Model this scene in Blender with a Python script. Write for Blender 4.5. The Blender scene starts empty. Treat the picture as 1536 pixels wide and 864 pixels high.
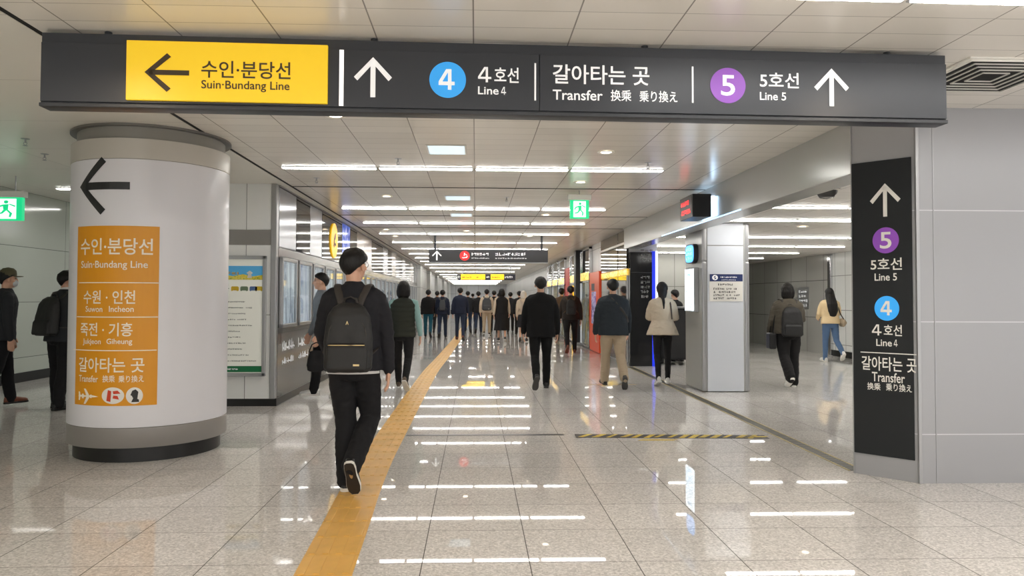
import bpy, bmesh, math, random
from mathutils import Vector, Matrix, noise
random.seed(7)
C = bpy.context.scene.collection
SC = bpy.context.scene
PI = math.pi

# ------------------------------------------------------------------ camera
EYE = Vector((0, 0, 1.42)); FPX = 1100.0
YAW, PITCH, ROLL = math.radians(2.0), math.radians(1.6), 0.003
FWD = Vector((math.sin(YAW)*math.cos(PITCH), math.cos(YAW)*math.cos(PITCH), math.sin(PITCH)))
_r0 = Vector((math.cos(YAW), -math.sin(YAW), 0)); _u0 = _r0.cross(FWD)
RIGHT = _r0*math.cos(ROLL) + _u0*math.sin(ROLL); UP = _u0*math.cos(ROLL) - _r0*math.sin(ROLL)
_d = Vector((0, 1, 0))
CX = 713 - FPX*_d.dot(RIGHT)/_d.dot(FWD); CY = 448 + FPX*_d.dot(UP)/_d.dot(FWD)
cam = bpy.data.cameras.new('camera'); co = bpy.data.objects.new('camera', cam); C.objects.link(co)
M = Matrix((RIGHT, UP, -FWD)).transposed().to_4x4(); M.translation = EYE
co.matrix_world = M
cam.sensor_width = 36; cam.lens = FPX/1536*36
cam.shift_x = (768-CX)/1536; cam.shift_y = (CY-432)/1536
cam.clip_end = 300; cam.clip_start = 0.05
SC.camera = co
def ray(px, py): return (FWD*FPX + RIGHT*(px-CX) - UP*(py-CY)).normalized()
def at_z(px, py, z):
    d = ray(px, py); return EYE + d*((z-EYE.z)/d.z)
def at_y(px, py, y):
    d = ray(px, py); return EYE + d*((y-EYE.y)/d.y)
def at_x(px, py, x):
    d = ray(px, py); return EYE + d*((x-EYE.x)/d.x)
def fl(px, py): return at_z(px, py, 0.0)

# ------------------------------------------------------------------ light, exposure
w = bpy.data.worlds.new('world'); SC.world = w; w.use_nodes = True
w.node_tree.nodes['Background'].inputs[0].default_value = (1.0, 0.99, 0.98, 1)
w.node_tree.nodes['Background'].inputs[1].default_value = 1.0
SC.view_settings.view_transform = 'Standard'; SC.view_settings.look = 'None'
SC.view_settings.gamma = 1; SC.view_settings.use_curve_mapping = False
SC.view_settings.exposure = 0.42
TUBE = 19.5            # strength of the fluorescent tubes
SC.cycles.use_denoising = True
SC.cycles.max_bounces = 8
SC.cycles.sample_clamp_indirect = 8
SC.cycles.caustics_reflective = False; SC.cycles.caustics_refractive = False

# ------------------------------------------------------------------ materials
def srgb(r, g, b):
    f = lambda c: (c/12.92 if c <= .04045 else ((c+.055)/1.055)**2.4)
    return (f(r/255), f(g/255), f(b/255), 1)
MATS = {}
def mat(name, col, rough=.5, metal=0.0, emit=0.0, bump=0.0, bscale=200, stretch=(1, 1, 1), var=0.0, spec=.5, alpha=1.0, coat=0.0):
    if name in MATS: return MATS[name]
    m = bpy.data.materials.new(name); m.use_nodes = True; nt = m.node_tree; b = nt.nodes['Principled BSDF']
    c = srgb(*col); b.inputs['Base Color'].default_value = c
    b.inputs['Roughness'].default_value = rough; b.inputs['Metallic'].default_value = metal
    b.inputs['Specular IOR Level'].default_value = spec
    if coat: b.inputs['Coat Weight'].default_value = coat; b.inputs['Coat Roughness'].default_value = .05
    if emit: b.inputs['Emission Color'].default_value = c; b.inputs['Emission Strength'].default_value = emit
    if bump or var:
        tc = nt.nodes.new('ShaderNodeTexCoord'); mp = nt.nodes.new('ShaderNodeMapping'); mp.inputs['Scale'].default_value = stretch
        n = nt.nodes.new('ShaderNodeTexNoise'); n.inputs['Scale'].default_value = bscale; n.inputs['Detail'].default_value = 4
        nt.links.new(tc.outputs['Object'], mp.inputs[0]); nt.links.new(mp.outputs[0], n.inputs['Vector'])
        if bump:
            bp = nt.nodes.new('ShaderNodeBump'); bp.inputs['Strength'].default_value = bump; bp.inputs['Distance'].default_value = .01
            nt.links.new(n.outputs[0], bp.inputs['Height']); nt.links.new(bp.outputs[0], b.inputs['Normal'])
        if var:
            r = nt.nodes.new('ShaderNodeValToRGB'); r.color_ramp.elements[0].position = .3; r.color_ramp.elements[1].position = .7
            r.color_ramp.elements[0].color = tuple(x*(1-var) for x in c[:3])+(1,); r.color_ramp.elements[1].color = tuple(min(1, x*(1+var)) for x in c[:3])+(1,)
            nt.links.new(n.outputs[0], r.inputs[0]); nt.links.new(r.outputs[0], b.inputs['Base Color'])
            if emit: nt.links.new(r.outputs[0], b.inputs['Emission Color'])
    MATS[name] = m; return m
def _math(nt, op, a, b=None, c=None):
    n = nt.nodes.new('ShaderNodeMath'); n.operation = op
    for i, v in enumerate((a, b, c)):
        if v is None: continue
        if isinstance(v, (int, float)): n.inputs[i].default_value = v
        else: nt.links.new(v, n.inputs[i])
    return n.outputs[0]
def grid_mat(name, axes, sizes, phase, width, col, joint, rough, speck=0, var=.04, bump=.25, rvar=0.0, spec=.5, metal=0.0, stretch=(1, 1, 1)):
    """flat panels or tiles with thin joints, in object space; axes e.g. ('X','Y')"""
    m = bpy.data.materials.new(name); m.use_nodes = True; nt = m.node_tree; b = nt.nodes['Principled BSDF']
    tc = nt.nodes.new('ShaderNodeTexCoord'); sp = nt.nodes.new('ShaderNodeSeparateXYZ'); nt.links.new(tc.outputs['Object'], sp.inputs[0])
    ds, ids = [], []
    for a, s, p in zip(axes, sizes, phase):
        v = _math(nt, 'ADD', sp.outputs[a], -p)
        ds.append(_math(nt, 'PINGPONG', v, s/2)); ids.append(_math(nt, 'FLOOR', _math(nt, 'DIVIDE', v, s)))
    wd = width if isinstance(width, tuple) else (width, width)
    j = [_math(nt, 'LESS_THAN', d, k/2) for d, k in zip(ds, wd)]
    jm = _math(nt, 'MAXIMUM', j[0], j[1]) if len(j) > 1 else j[0]
    cb = nt.nodes.new('ShaderNodeCombineXYZ')
    for i, d in enumerate(ids): nt.links.new(d, cb.inputs[i])
    wn = nt.nodes.new('ShaderNodeTexWhiteNoise'); nt.links.new(cb.outputs[0], wn.inputs['Vector'])
    val = _math(nt, 'MULTIPLY_ADD', wn.outputs['Value'], 2*var, 1-var)
    if speck:
        n = nt.nodes.new('ShaderNodeTexNoise'); n.inputs['Scale'].default_value = 60; n.inputs['Detail'].default_value = 3; n.inputs['Roughness'].default_value = .7
        nt.links.new(tc.outputs['Object'], n.inputs['Vector'])
        n2 = nt.nodes.new('ShaderNodeTexVoronoi'); n2.inputs['Scale'].default_value = 85; nt.links.new(tc.outputs['Object'], n2.inputs['Vector'])
        s1 = _math(nt, 'MULTIPLY_ADD', n.outputs[0], 2*speck, 1-speck)
        s2 = nt.nodes.new('ShaderNodeSeparateColor'); nt.links.new(n2.outputs['Color'], s2.inputs[0])
        s3 = _math(nt, 'MULTIPLY_ADD', s2.outputs[0], speck*.9, 1-speck*.45)
        val = _math(nt, 'MULTIPLY', val, _math(nt, 'MULTIPLY', s1, s3))
    mx = nt.nodes.new('ShaderNodeMix'); mx.data_type = 'RGBA'; mx.blend_type = 'MULTIPLY'; mx.inputs['Factor'].default_value = 1
    mx.inputs['A'].default_value = srgb(*col); cc = nt.nodes.new('ShaderNodeCombineColor')
    for i in range(3): nt.links.new(val, cc.inputs[i])
    nt.links.new(cc.outputs[0], mx.inputs['B'])
    m2 = nt.nodes.new('ShaderNodeMix'); m2.data_type = 'RGBA'; nt.links.new(jm, m2.inputs['Factor']); nt.links.new(mx.outputs['Result'], m2.inputs['A']); m2.inputs['B'].default_value = srgb(*joint)
    nt.links.new(m2.outputs['Result'], b.inputs['Base Color'])
    b.inputs['Roughness'].default_value = rough; b.inputs['Specular IOR Level'].default_value = spec; b.inputs['Metallic'].default_value = metal
    if rvar:
        n3 = nt.nodes.new('ShaderNodeTexNoise'); n3.inputs['Scale'].default_value = 1.3; nt.links.new(tc.outputs['Object'], n3.inputs['Vector'])
        rr = _math(nt, 'MULTIPLY_ADD', n3.outputs[0], 2*rvar, rough-rvar); nt.links.new(_math(nt, 'MAXIMUM', rr, _math(nt, 'MULTIPLY', jm, .6)), b.inputs['Roughness'])
    if bump:
        bp = nt.nodes.new('ShaderNodeBump'); bp.inputs['Strength'].default_value = bump; bp.inputs['Distance'].default_value = .004; bp.invert = True
        nt.links.new(jm, bp.inputs['Height']); nt.links.new(bp.outputs[0], b.inputs['Normal'])
    MATS[name] = m; return m
def print_mat(name, cols, scale, stretch, emit=.5, rough=.2, detail=5, dist=0.0):
    """a printed or backlit picture: blotches of the listed colours"""
    m = bpy.data.materials.new(name); m.use_nodes = True; nt = m.node_tree; b = nt.nodes['Principled BSDF']
    tc = nt.nodes.new('ShaderNodeTexCoord'); mp = nt.nodes.new('ShaderNodeMapping'); mp.inputs['Scale'].default_value = stretch
    n = nt.nodes.new('ShaderNodeTexNoise'); n.inputs['Scale'].default_value = scale; n.inputs['Detail'].default_value = detail; n.inputs['Distortion'].default_value = dist
    n.inputs['Roughness'].default_value = .65
    r = nt.nodes.new('ShaderNodeValToRGB'); cr = r.color_ramp
    while len(cr.elements) < len(cols): cr.elements.new(.5)
    for i, c in enumerate(cols): cr.elements[i].position = .3+.4*i/(len(cols)-1); cr.elements[i].color = srgb(*c)
    nt.links.new(tc.outputs['Object'], mp.inputs[0]); nt.links.new(mp.outputs[0], n.inputs['Vector']); nt.links.new(n.outputs[0], r.inputs[0])
    nt.links.new(r.outputs[0], b.inputs['Base Color']); b.inputs['Roughness'].default_value = rough
    if emit: nt.links.new(r.outputs[0], b.inputs['Emission Color']); b.inputs['Emission Strength'].default_value = emit
    MATS[name] = m; return m
def glass_mat(name, tint=(235, 240, 240), refl=.12):
    m = bpy.data.materials.new(name); m.use_nodes = True; nt = m.node_tree
    out = nt.nodes['Material Output']; nt.nodes.remove(nt.nodes['Principled BSDF'])
    t = nt.nodes.new('ShaderNodeBsdfTransparent'); t.inputs[0].default_value = srgb(*tint)
    g = nt.nodes.new('ShaderNodeBsdfGlossy'); g.inputs['Roughness'].default_value = .03
    f = nt.nodes.new('ShaderNodeLayerWeight'); k = _math(nt, 'MULTIPLY_ADD', _math(nt, 'POWER', f.outputs['Facing'], 4.0), .75, refl*.5)
    x = nt.nodes.new('ShaderNodeMixShader'); nt.links.new(k, x.inputs[0]); nt.links.new(t.outputs[0], x.inputs[1]); nt.links.new(g.outputs[0], x.inputs[2])
    nt.links.new(x.outputs[0], out.inputs[0]); MATS[name] = m; return m

M_floor = grid_mat('granite_floor', ('X', 'Y'), (.578, .555), (-.28, 3.985), (.0058, .0046), (214, 210, 206), (80, 76, 72), .020, speck=.42, var=.05, rvar=.004, spec=.30)
M_ceil = grid_mat('ceiling_panels', ('X', 'Y'), (.56, .24), (-.017, 3.80), (.008, .004), (245, 240, 231), (158, 153, 145), .24, var=.035, bump=.4, spec=.6)
M_ceil_plain = grid_mat('ceiling_plain_panels', ('X', 'Y'), (2.4, 1.2), (.1, .37), (.004, .004), (240, 236, 226), (150, 145, 138), .30, var=.02, bump=.2)
M_white_panel = grid_mat('white_enamel_panels', ('X', 'Z'), (.86, 50), (-3.02, -20), .008, (243, 244, 243), (130, 132, 132), .16, var=.015, bump=.3)
M_side_panel = grid_mat('pale_glass_panels', ('Y', 'Z'), (1.9, .93), (.55, .41), .010, (196, 203, 192), (120, 126, 118), .10, var=.02, bump=.3, spec=.7)
M_far_panel = grid_mat('far_white_panels', ('Y', 'Z'), (2.4, .86), (.3, .20), .014, (226, 228, 228), (135, 138, 138), .32, var=.05, bump=.3)
M_far_end = grid_mat('end_wall_panels', ('X', 'Z'), (1.2, .86), (.3, .20), .03, (205, 208, 212), (150, 152, 155), .2, var=.05, bump=.3)
M_steel_panel = grid_mat('grey_steel_panels', ('Y', 'Z'), (.98, .98), (.25, .95), .014, (196, 195, 190), (104, 104, 102), .18, var=.07, bump=.3, metal=.2)
M_steel_dark = grid_mat('dark_steel_panels', ('Y', 'Z'), (.94, 2.0), (9.84, -1.05), .012, (124, 124, 123), (70, 70, 70), .14, var=.08, bump=.3, metal=.45)
M_block = grid_mat('aluminium_wall_panels', ('X', 'Z'), (30, .872), (-20, .378), .007, (168, 169, 173), (214, 214, 218), .33, var=.0, bump=.5, metal=.3)
M_alu = mat('brushed_aluminium', (178, 179, 181), .32, .6)
M_alu_warm = mat('satin_aluminium', (176, 173, 168), .34, .55)
M_beam = mat('beam_steel', (190, 191, 190), .22, .35)
M_chrome = mat('polished_steel', (215, 216, 218), .09, .95)
M_mirror = mat('mirror_panel', (196, 194, 190), .05, .92)
M_dkgrey = mat('dark_grey_metal', (62, 64, 68), .38, .4)
M_sign = mat('sign_charcoal', (54, 57, 63), .36, .15, var=.03, bscale=3)
M_signpanel = mat('sign_black', (33, 36, 39), .5, spec=.35)
M_black = mat('black_plinth', (22, 22, 22), .35)
M_gap = mat('ceiling_gap', (14, 14, 14), .8)
M_white = mat('white_lettering', (240, 240, 240), .4, emit=.25)
M_vinyl_white = mat('white_vinyl', (240, 238, 232), .5)
M_cream_text = mat('cream_lettering', (250, 240, 222), .45)
M_dark_text = mat('dark_lettering', (74, 62, 40), .5)
M_yellow = mat('yellow_lightbox', (250, 208, 40), .35, emit=.22)
M_orange = mat('orange_vinyl', (228, 154, 10), .36)
M_blue = mat('line_blue', (52, 160, 236), .35, emit=.3)
M_purple = mat('line_purple', (148, 80, 192), .35, emit=.05)
M_red = mat('line_red', (214, 44, 44), .35, emit=.3)
M_tube = mat('tube_diffuser', (255, 252, 246), .4, emit=TUBE)
M_down = mat('downlight_lens', (255, 236, 206), .4, emit=9)
M_exit_green = mat('exit_green', (20, 196, 128), .4, emit=.75)
M_exit_white = mat('exit_white', (232, 255, 244), .4, emit=.9)
M_post = mat('column_white', (226, 226, 232), .30, coat=.15)
M_col_band = mat('column_band', (150, 147, 144), .34, .3)
M_col_top = mat('column_collar', (196, 192, 184), .36, .1)
M_tact = mat('tactile_yellow', (224, 176, 92), .42, var=.10, bscale=5)
M_haz_y = mat('hazard_yellow', (206, 178, 50), .5, var=.3, bscale=40); M_haz_k = mat('hazard_black', (42, 40, 38), .5)
M_glass = glass_mat('pane_glass')
M_navy = mat('navy_print', (36, 52, 104), .4)
M_scrib_w = mat('small_print_white', (228, 228, 228), .4, emit=.25)
M_scrib_k = mat('small_print_black', (52, 52, 52), .5)

# ------------------------------------------------------------------ mesh helper
class MB:
    def __init__(s): s.v = []; s.f = []; s.mi = []; s.cur = 0; s.boxy = False; s.round = False
    def _add(s, vs, fs):
        o = len(s.v); s.v += [tuple(x) for x in vs]; s.f += [tuple(i+o for i in f) for f in fs]; s.mi += [s.cur]*len(fs); return s
    def box(s, x0, x1, y0, y1, z0, z1, bev=0.0, mtx=None):
        s.boxy = True
        bm = bmesh.new(); bmesh.ops.create_cube(bm, size=1)
        for v in bm.verts: v.co = Vector(((x0+x1)/2+v.co.x*(x1-x0), (y0+y1)/2+v.co.y*(y1-y0), (z0+z1)/2+v.co.z*(z1-z0)))
        if bev: bmesh.ops.bevel(bm, geom=list(bm.edges), offset=bev, segments=2, affect='EDGES', profile=.5)
        return s.bm(bm, mtx)
    def bm(s, bm, mtx=None):
        bm.verts.index_update()
        vs = [(mtx @ v.co if mtx else v.co) for v in bm.verts]; fs = [[v.index for v in f.verts] for f in bm.faces]
        bm.free(); return s._add(vs, fs)
    def prism(s, poly, d0, d1, plane='XZ'):
        """polygon (counter-clockwise seen from the front, -Y) extruded between depths d0 < d1"""
        n = len(poly); mk = {'XZ': lambda a, b, d: (a, d, b), 'XY': lambda a, b, d: (a, b, d), 'YZ': lambda a, b, d: (d, a, b)}[plane]
        vs = [mk(a, b, d0) for a, b in poly]+[mk(a, b, d1) for a, b in poly]
        fs = [list(range(n)), list(range(2*n-1, n-1, -1))]+[[i, i+n, (i+1) % n+n, (i+1) % n] for i in range(n)]
        if plane != 'XZ': fs = [f[::-1] for f in fs]
        return s._add(vs, fs)
    def lathe(s, prof, n=48, c=(0, 0), a0=0, a1=2*PI):
        s.round = True
        full = abs(a1-a0-2*PI) < 1e-6; k = n if full else n+1
        vs = [(c[0]+r*math.sin(a0+(a1-a0)*i/n), c[1]-r*math.cos(a0+(a1-a0)*i/n), z) for r, z in prof for i in range(k)]
        fs = []
        for j in range(len(prof)-1):
            for i in range(n if full else k-1):
                i2 = (i+1) % k; fs.append((j*k+i, j*k+i2, (j+1)*k+i2, (j+1)*k+i))
        return s._add(vs, fs)
    def tube(s, pts, radii, n=12, ref=(1, 0, 0), caps=True):
        s.round = True
        pts = [Vector(p) for p in pts]; m = len(pts)
        if not isinstance(radii, (list, tuple)): radii = [radii]*m
        radii = [(r, r) if not isinstance(r, (tuple, list)) else r for r in radii]
        ref = Vector(ref); rings = []; vs = []
        for i, p in enumerate(pts):
            t = (pts[min(i+1, m-1)]-pts[max(i-1, 0)]).normalized()
            a = ref-t*ref.dot(t)
            if a.length < 1e-4: a = Vector((0, 1, 0))-t*t.y
            a.normalize(); b = t.cross(a)
            rings.append((p, t, a, b))
        def ring(p, a, b, ra, rb): return [p+a*(ra*math.cos(2*PI*k/n))+b*(rb*math.sin(2*PI*k/n)) for k in range(n)]
        rows = []
        if caps:
            p, t, a, b = rings[0]; ra, rb = radii[0]; h = min(ra, rb)
            rows.append(ring(p-t*h*.85, a, b, ra*.5, rb*.5))
        for (p, t, a, b), (ra, rb) in zip(rings, radii): rows.append(ring(p, a, b, ra, rb))
        if caps:
            p, t, a, b = rings[-1]; ra, rb = radii[-1]; h = min(ra, rb)
            rows.append(ring(p+t*h*.85, a, b, ra*.5, rb*.5))
        for r in rows: vs += r
        q = len(rows); fs = []
        for j in range(q-1):
            for k in range(n): k2 = (k+1) % n; fs.append((j*n+k, j*n+k2, (j+1)*n+k2, (j+1)*n+k))
        fs.append(tuple(range(n-1, -1, -1))); fs.append(tuple((q-1)*n+k for k in range(n)))
        return s._add(vs, fs)
    def ball(s, c, r, rot=None, n=16, m=10):
        c = Vector(c); vs = []; r = (r, r, r) if not isinstance(r, (tuple, list)) else r
        for j in range(1, m):
            th = PI*j/m
            for i in range(n):
                a = 2*PI*i/n; p = Vector((r[0]*math.sin(th)*math.cos(a), r[1]*math.sin(th)*math.sin(a), r[2]*math.cos(th)))
                if rot: p = rot @ p
                vs.append(c+p)
        top = Vector((0, 0, r[2])); bot = Vector((0, 0, -r[2]))
        if rot: top = rot @ top; bot = rot @ bot
        vs += [c+top, c+bot]; fs = []
        for j in range(m-2):
            for i in range(n): i2 = (i+1) % n; fs.append((j*n+i, (j+1)*n+i, (j+1)*n+i2, j*n+i2))
        T = (m-1)*n
        for i in range(n): fs.append((T, i, (i+1) % n)); fs.append((T+1, (m-2)*n+(i+1) % n, (m-2)*n+i))
        return s._add(vs, fs)
    def mesh(s, name='mesh', smooth=None):
        me = bpy.data.meshes.new(name); me.from_pydata(s.v, [], s.f); me.validate()
        if s.boxy and not s.round: smooth = None
        if smooth is not None: me.shade_smooth() if smooth >= PI else me.set_sharp_from_angle(angle=smooth)
        return me
    def build(s, name, material, parent=None, smooth=None):
        me = s.mesh(name, smooth)
        return link(name, me, material, parent)
def link(name, me, material, parent=None):
    o = bpy.data.objects.new(name, me); C.objects.link(o)
    if material is not None:
        me.materials.clear()
        for mm in (material if isinstance(material, (list, tuple)) else [material]): me.materials.append(mm)
    if parent: o.parent = parent
    return o
SM = math.radians(40)
def tag(o, label=None, cat=None, group=None, kind=None):
    if label: o['label'] = label
    if cat: o['category'] = cat
    if group: o['group'] = group
    if kind: o['kind'] = kind
    return o
def thing(name, label, cat, loc=(0, 0, 0), rz=0.0, group=None):
    o = bpy.data.objects.new(name, None); o.empty_display_size = .1; C.objects.link(o); o.location = loc; o.rotation_euler = (0, 0, rz)
    return tag(o, label, cat, group)
def struct(name, mb, m, smooth=None, parent=None):
    o = mb.build(name, m, parent, smooth); o['kind'] = 'structure'; return o
def clone(root):
    r = root.copy(); C.objects.link(r)
    for ch in root.children:
        c = ch.copy(); C.objects.link(c); c.parent = r
        for g in ch.children:
            d = g.copy(); C.objects.link(d); d.parent = c
    return r
ORD = ['first', 'second', 'third', 'fourth', 'fifth', 'sixth', 'seventh', 'eighth', 'ninth', 'tenth', 'eleventh', 'twelfth', 'thirteenth', 'fourteenth', 'fifteenth', 'sixteenth', 'seventeenth', 'eighteenth', 'nineteenth', 'twentieth',
       'twenty-first', 'twenty-second', 'twenty-third', 'twenty-fourth', 'twenty-fifth', 'twenty-sixth', 'twenty-seventh', 'twenty-eighth', 'twenty-ninth', 'thirtieth', 'thirty-first', 'thirty-second', 'thirty-third']

# ------------------------------------------------------------------ lettering
_T = {}
def glyphs(body, bold=.012):
    key = (body, bold)
    if key in _T: return _T[key]
    if '4' in body:      # the figure 4 is drawn from its own strokes
        parts = {'4': [('4', 0, 1)], '4호선': [('4', 0, .325), ('호선', .40, 1)], 'Line 4': [('Line', 0, .735), ('4', .825, 1)]}[body]; vs, fs = [], []
        for t, a, b in parts:
            if t == '4':
                w_ = .22 if body == '4' else .17; v1 = .58+w_; h_ = .22+w_*.8
                for q in ([(.58, 0), (v1, 0), (v1, 1), (.58, 1)], [(0, .22), (.58, .22), (.58, h_), (0, h_)], [(v1, .22), (1, .22), (1, h_), (v1, h_)], [(0, h_), (w_*1.05, h_), (.58, 1.06-w_), (.58, 1), (.47, 1)]):
                    o = len(vs); vs += [(a+x*(b-a), y) for x, y in q]; fs.append(tuple(range(o, o+len(q))))
            else:
                v2, f2 = glyphs(t, bold); o = len(vs); vs += [(a+x*(b-a), y) for x, y in v2]; fs += [tuple(i+o for i in f) for f in f2]
        _T[key] = (vs, fs); return _T[key]
    c = bpy.data.curves.new('lettering', 'FONT'); c.body = body; c.offset = bold; c.resolution_u = 4
    o = bpy.data.objects.new('lettering', c); C.objects.link(o); bpy.context.view_layer.update()
    me = o.to_mesh(); vs = [v.co.copy() for v in me.vertices]; fs = [tuple(p.vertices) for p in me.polygons]; o.to_mesh_clear()
    bpy.data.objects.remove(o); bpy.data.curves.remove(c)
    x0 = min(v.x for v in vs); x1 = max(v.x for v in vs); y0 = min(v.y for v in vs); y1 = max(v.y for v in vs)
    _T[key] = ([((v.x-x0)/(x1-x0), (v.y-y0)/(y1-y0)) for v in vs], fs); return _T[key]
def up_arrow(t=.13):
    """unit box: a shaft and two barbs"""
    a = [(.5-t/2, 0), (.5+t/2, 0), (.5+t/2, .90), (.5-t/2, .90)]
    e = .09
    b = [(.5, 1.0), (0, .50), (0+e, .50-e), (.5, .84)]
    c = [(.5, 1.0), (.5, .84), (1-e, .50-e), (1, .50)]
    return [a, b, c]
def left_arrow(): return [[(1-y, x) for x, y in p] for p in up_arrow()]
def disc_poly(n=40): return [[(.5+.5*math.cos(2*PI*i/n), .5+.5*math.sin(2*PI*i/n)) for i in range(n)]]
def scribble(rows, n, seed=1, fill=.8):
    """unreadable small print: rows of little broken strokes"""
    r = random.Random(seed); out = []
    for k in range(rows):
        y0 = 1-(k+.85)/rows; h = .62/rows; L = r.uniform(.75, 1.0); x = 0.0
        while x < L:
            wd = r.uniform(.5, 1.1)/n
            if r.random() < fill:
                for _ in range(3):
                    if r.random() < .5: a = x+r.random()*wd*.7; b = y0; out.append([(a, b), (a+wd*.17, b), (a+wd*.17, b+h*r.uniform(.6, 1)), (a, b+h)])
                    else: b = y0+r.random()*h*.8; out.append([(x, b), (x+wd*.85, b), (x+wd*.85, b+h*.2), (x, b+h*.2)])
            x += wd*1.05
    return out
class Face:
    """a sign face: origin at the sign's root, local x along the face, local z up, front towards local -Y at y0"""
    def __init__(s, root, y0): s.root = root; s.y = y0; s.mi = root.matrix_basis.inverted()
    def uv(s, px, py):
        o = s.mi @ EYE; d = s.mi.to_3x3() @ ray(px, py); t = (s.y-o.y)/d.y; p = o+d*t; return p.x, p.z
    def rect(s, px0, py0, px1, py1):
        a = s.uv(px0, py0); b = s.uv(px1, py0); c = s.uv(px0, py1); d = s.uv(px1, py1)
        return (a[0]+c[0])/2, (b[0]+d[0])/2, (c[1]+d[1])/2, (a[1]+b[1])/2
    def place(s, name, m, r, shape, parent, lift=.002, thick=.0015, label=None):
        """shape: a text, or a list of unit polygons; r = x0, x1, z0, z1 in metres on the face"""
        x0, x1, z0, z1 = r; mb = MB(); y = s.y-lift
        if isinstance(shape, str):
            vs, fs = glyphs(shape); mb._add([(x0+a*(x1-x0), y, z0+b*(z1-z0)) for a, b in vs], fs)
        else:
            for p in shape: mb.prism([(x0+a*(x1-x0), z0+b*(z1-z0)) for a, b in p], y-thick, y)
        o = mb.build(name, m, parent)
        if label: o['label'] = label
        return o
    def px(s, name, m, box, shape, parent=None, lift=.002, label=None): return s.place(name, m, s.rect(*box), shape, parent or s.root, lift, label=label)
SQ = [[(0, 0), (1, 0), (1, 1), (0, 1)]]
# ================================================================== THE SETTING
H = 2.93; HP = 2.60; XL = -2.62; XR = 3.28
struct('floor', MB().box(-9, 10.5, -6, 92, -.2, 0), M_floor)
mb = MB()
mb.box(-2.472, 3.16, -6, 92, H, H+.05); mb.box(3.16, 4.0, 15.5, 92, H, H+.05); mb.box(3.16, 10.5, -6, 6.7, H, H+.05)
struct('ceiling', mb, M_ceil)
mb = MB(); mb.box(-9, -2.514, -6, 9.9, H, H+.05); mb.box(-9, -4.5, 9.9, 18, 3.2, 3.25); mb.box(-3.5, -2.514, 9.9, 92, H, H+.05); mb.box(-9, -4.5, 9.84, 9.9, H+.05, 3.2)
struct('ceiling_side_hall', mb, M_ceil_plain)
mb = MB(); mb.box(-2.514, -2.472, -6, 92, H+.0035, H+.049)
struct('ceiling_gap', mb, M_gap)
mb = MB(); mb.box(3.452, 9.6, 6.03, 24.6, HP, HP+.05); mb.box(3.2, 3.452, 15.5, 18.8, HP, HP+.05)
struct('ceiling_passage', mb, M_ceil)
mb = MB()
for y in (9.95, 13.35, 15.6): mb.box(-2.48, 3.16, y, y+.022, H-.006, H+.01)
struct('trim_1', mb, M_gap)
# left hall
struct('wall_side_hall', MB().box(-7.75, -7.6, -6, 18, 0, 3.2), M_side_panel)
struct('baseboard_side_hall', MB().box(-7.6, -7.585, -6, 17.5, 0, .16), M_black)
struct('wall_side_hall_end', MB().box(-7.6, -4.5, 17.5, 17.65, 0, 3.2), M_white_panel)
# poster wall: white enamel panels with a grey band
mb = MB(); mb.box(-4.6, XL-.075, 9.76, 10.4, .1, H)
struct('wall_poster', mb, M_white_panel)
mb = MB(); mb.box(-4.6, XL-.075, 9.745, 9.78, 2.12, 2.32, .003); mb.box(-4.6, XL-.075, 9.752, 9.77, 1.195, 1.203)
struct('trim_2', mb, M_col_band, SM)
struct('trim_3', MB().box(XL-.075, XL, 9.74, 9.84, .1, H, .008), M_alu, SM)
struct('baseboard_poster', MB().box(-4.58, XL+.012, 9.775, 33.0, 0, .10), M_black)
# left corridor wall
Y0, Y1 = 9.84, 33.0
struct('wall_left', MB().box(-3.4, XL-.012, Y0, Y1, .1, H), M_dkgrey)
M_up = {'L': mat('upper_panel_pale', (178, 181, 190), .16, .3), 'D': mat('upper_panel_dark', (52, 53, 54), .05, .3, spec=.8),
        'B': print_mat('upper_panel_blue', [(40, 60, 170), (90, 120, 220), (200, 210, 250)], 5, (1, 1, 1), .35, .1), 'W': mat('upper_panel_beige', (178, 170, 164), .2, .3),
        'G': mat('upper_panel_grey', (110, 112, 112), .10, .4)}
edges = [9.86, 10.8, 11.7, 12.6, 14.5, 15.4, 16.3, 17.4, 18.6, 19.9, 20.9, 22.0, 23.1, 24.2, 25.3, 26.4, 27.5, 28.6, 29.7, 30.8, 31.9, 33.0]
seq = 'LDLDBDWWDDLDWGDLDGWDL'
for k in seq and range(len(seq)):
    a, b = edges[k], edges[k+1]
    o = struct('wall_panel', MB().box(XL-.012, XL, a+.012, b-.012, 2.11, 2.90, .003), M_up[seq[k]], SM)
struct('trim_4', MB().box(XL-.012, XL+.004, Y0, Y1, 1.985, 2.095, .003), mat('steel_mid', (132, 132, 131), .22, .5), SM)
mb = MB(); mb.box(XL-.012, XL, Y0, Y1, .1, .99, 0); struct('wall_panel_lower', mb, M_steel_dark)
mb = MB(); mb.box(XL-.005, XL+.018, Y0, Y1, 2.912, 2.925); struct('trim_5', mb, M_alu)
# beyond the displays: pale panelled wall with pilasters, then the end wall
mb = MB(); mb.box(-3.4, XL, 33.0, 80, 0, H)
for y in (33.0, 40, 48, 58, 68): mb.box(-3.4, XL+.16, y, y+1.6, 0, H)
struct('wall_left_far', mb, M_far_panel)
struct('wall_end', MB().box(-4, 6, 78, 78.3, 0, H), M_far_end)
struct('baseboard_end', MB().box(-4, 6, 77.97, 78, 0, .22), M_black)
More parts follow.
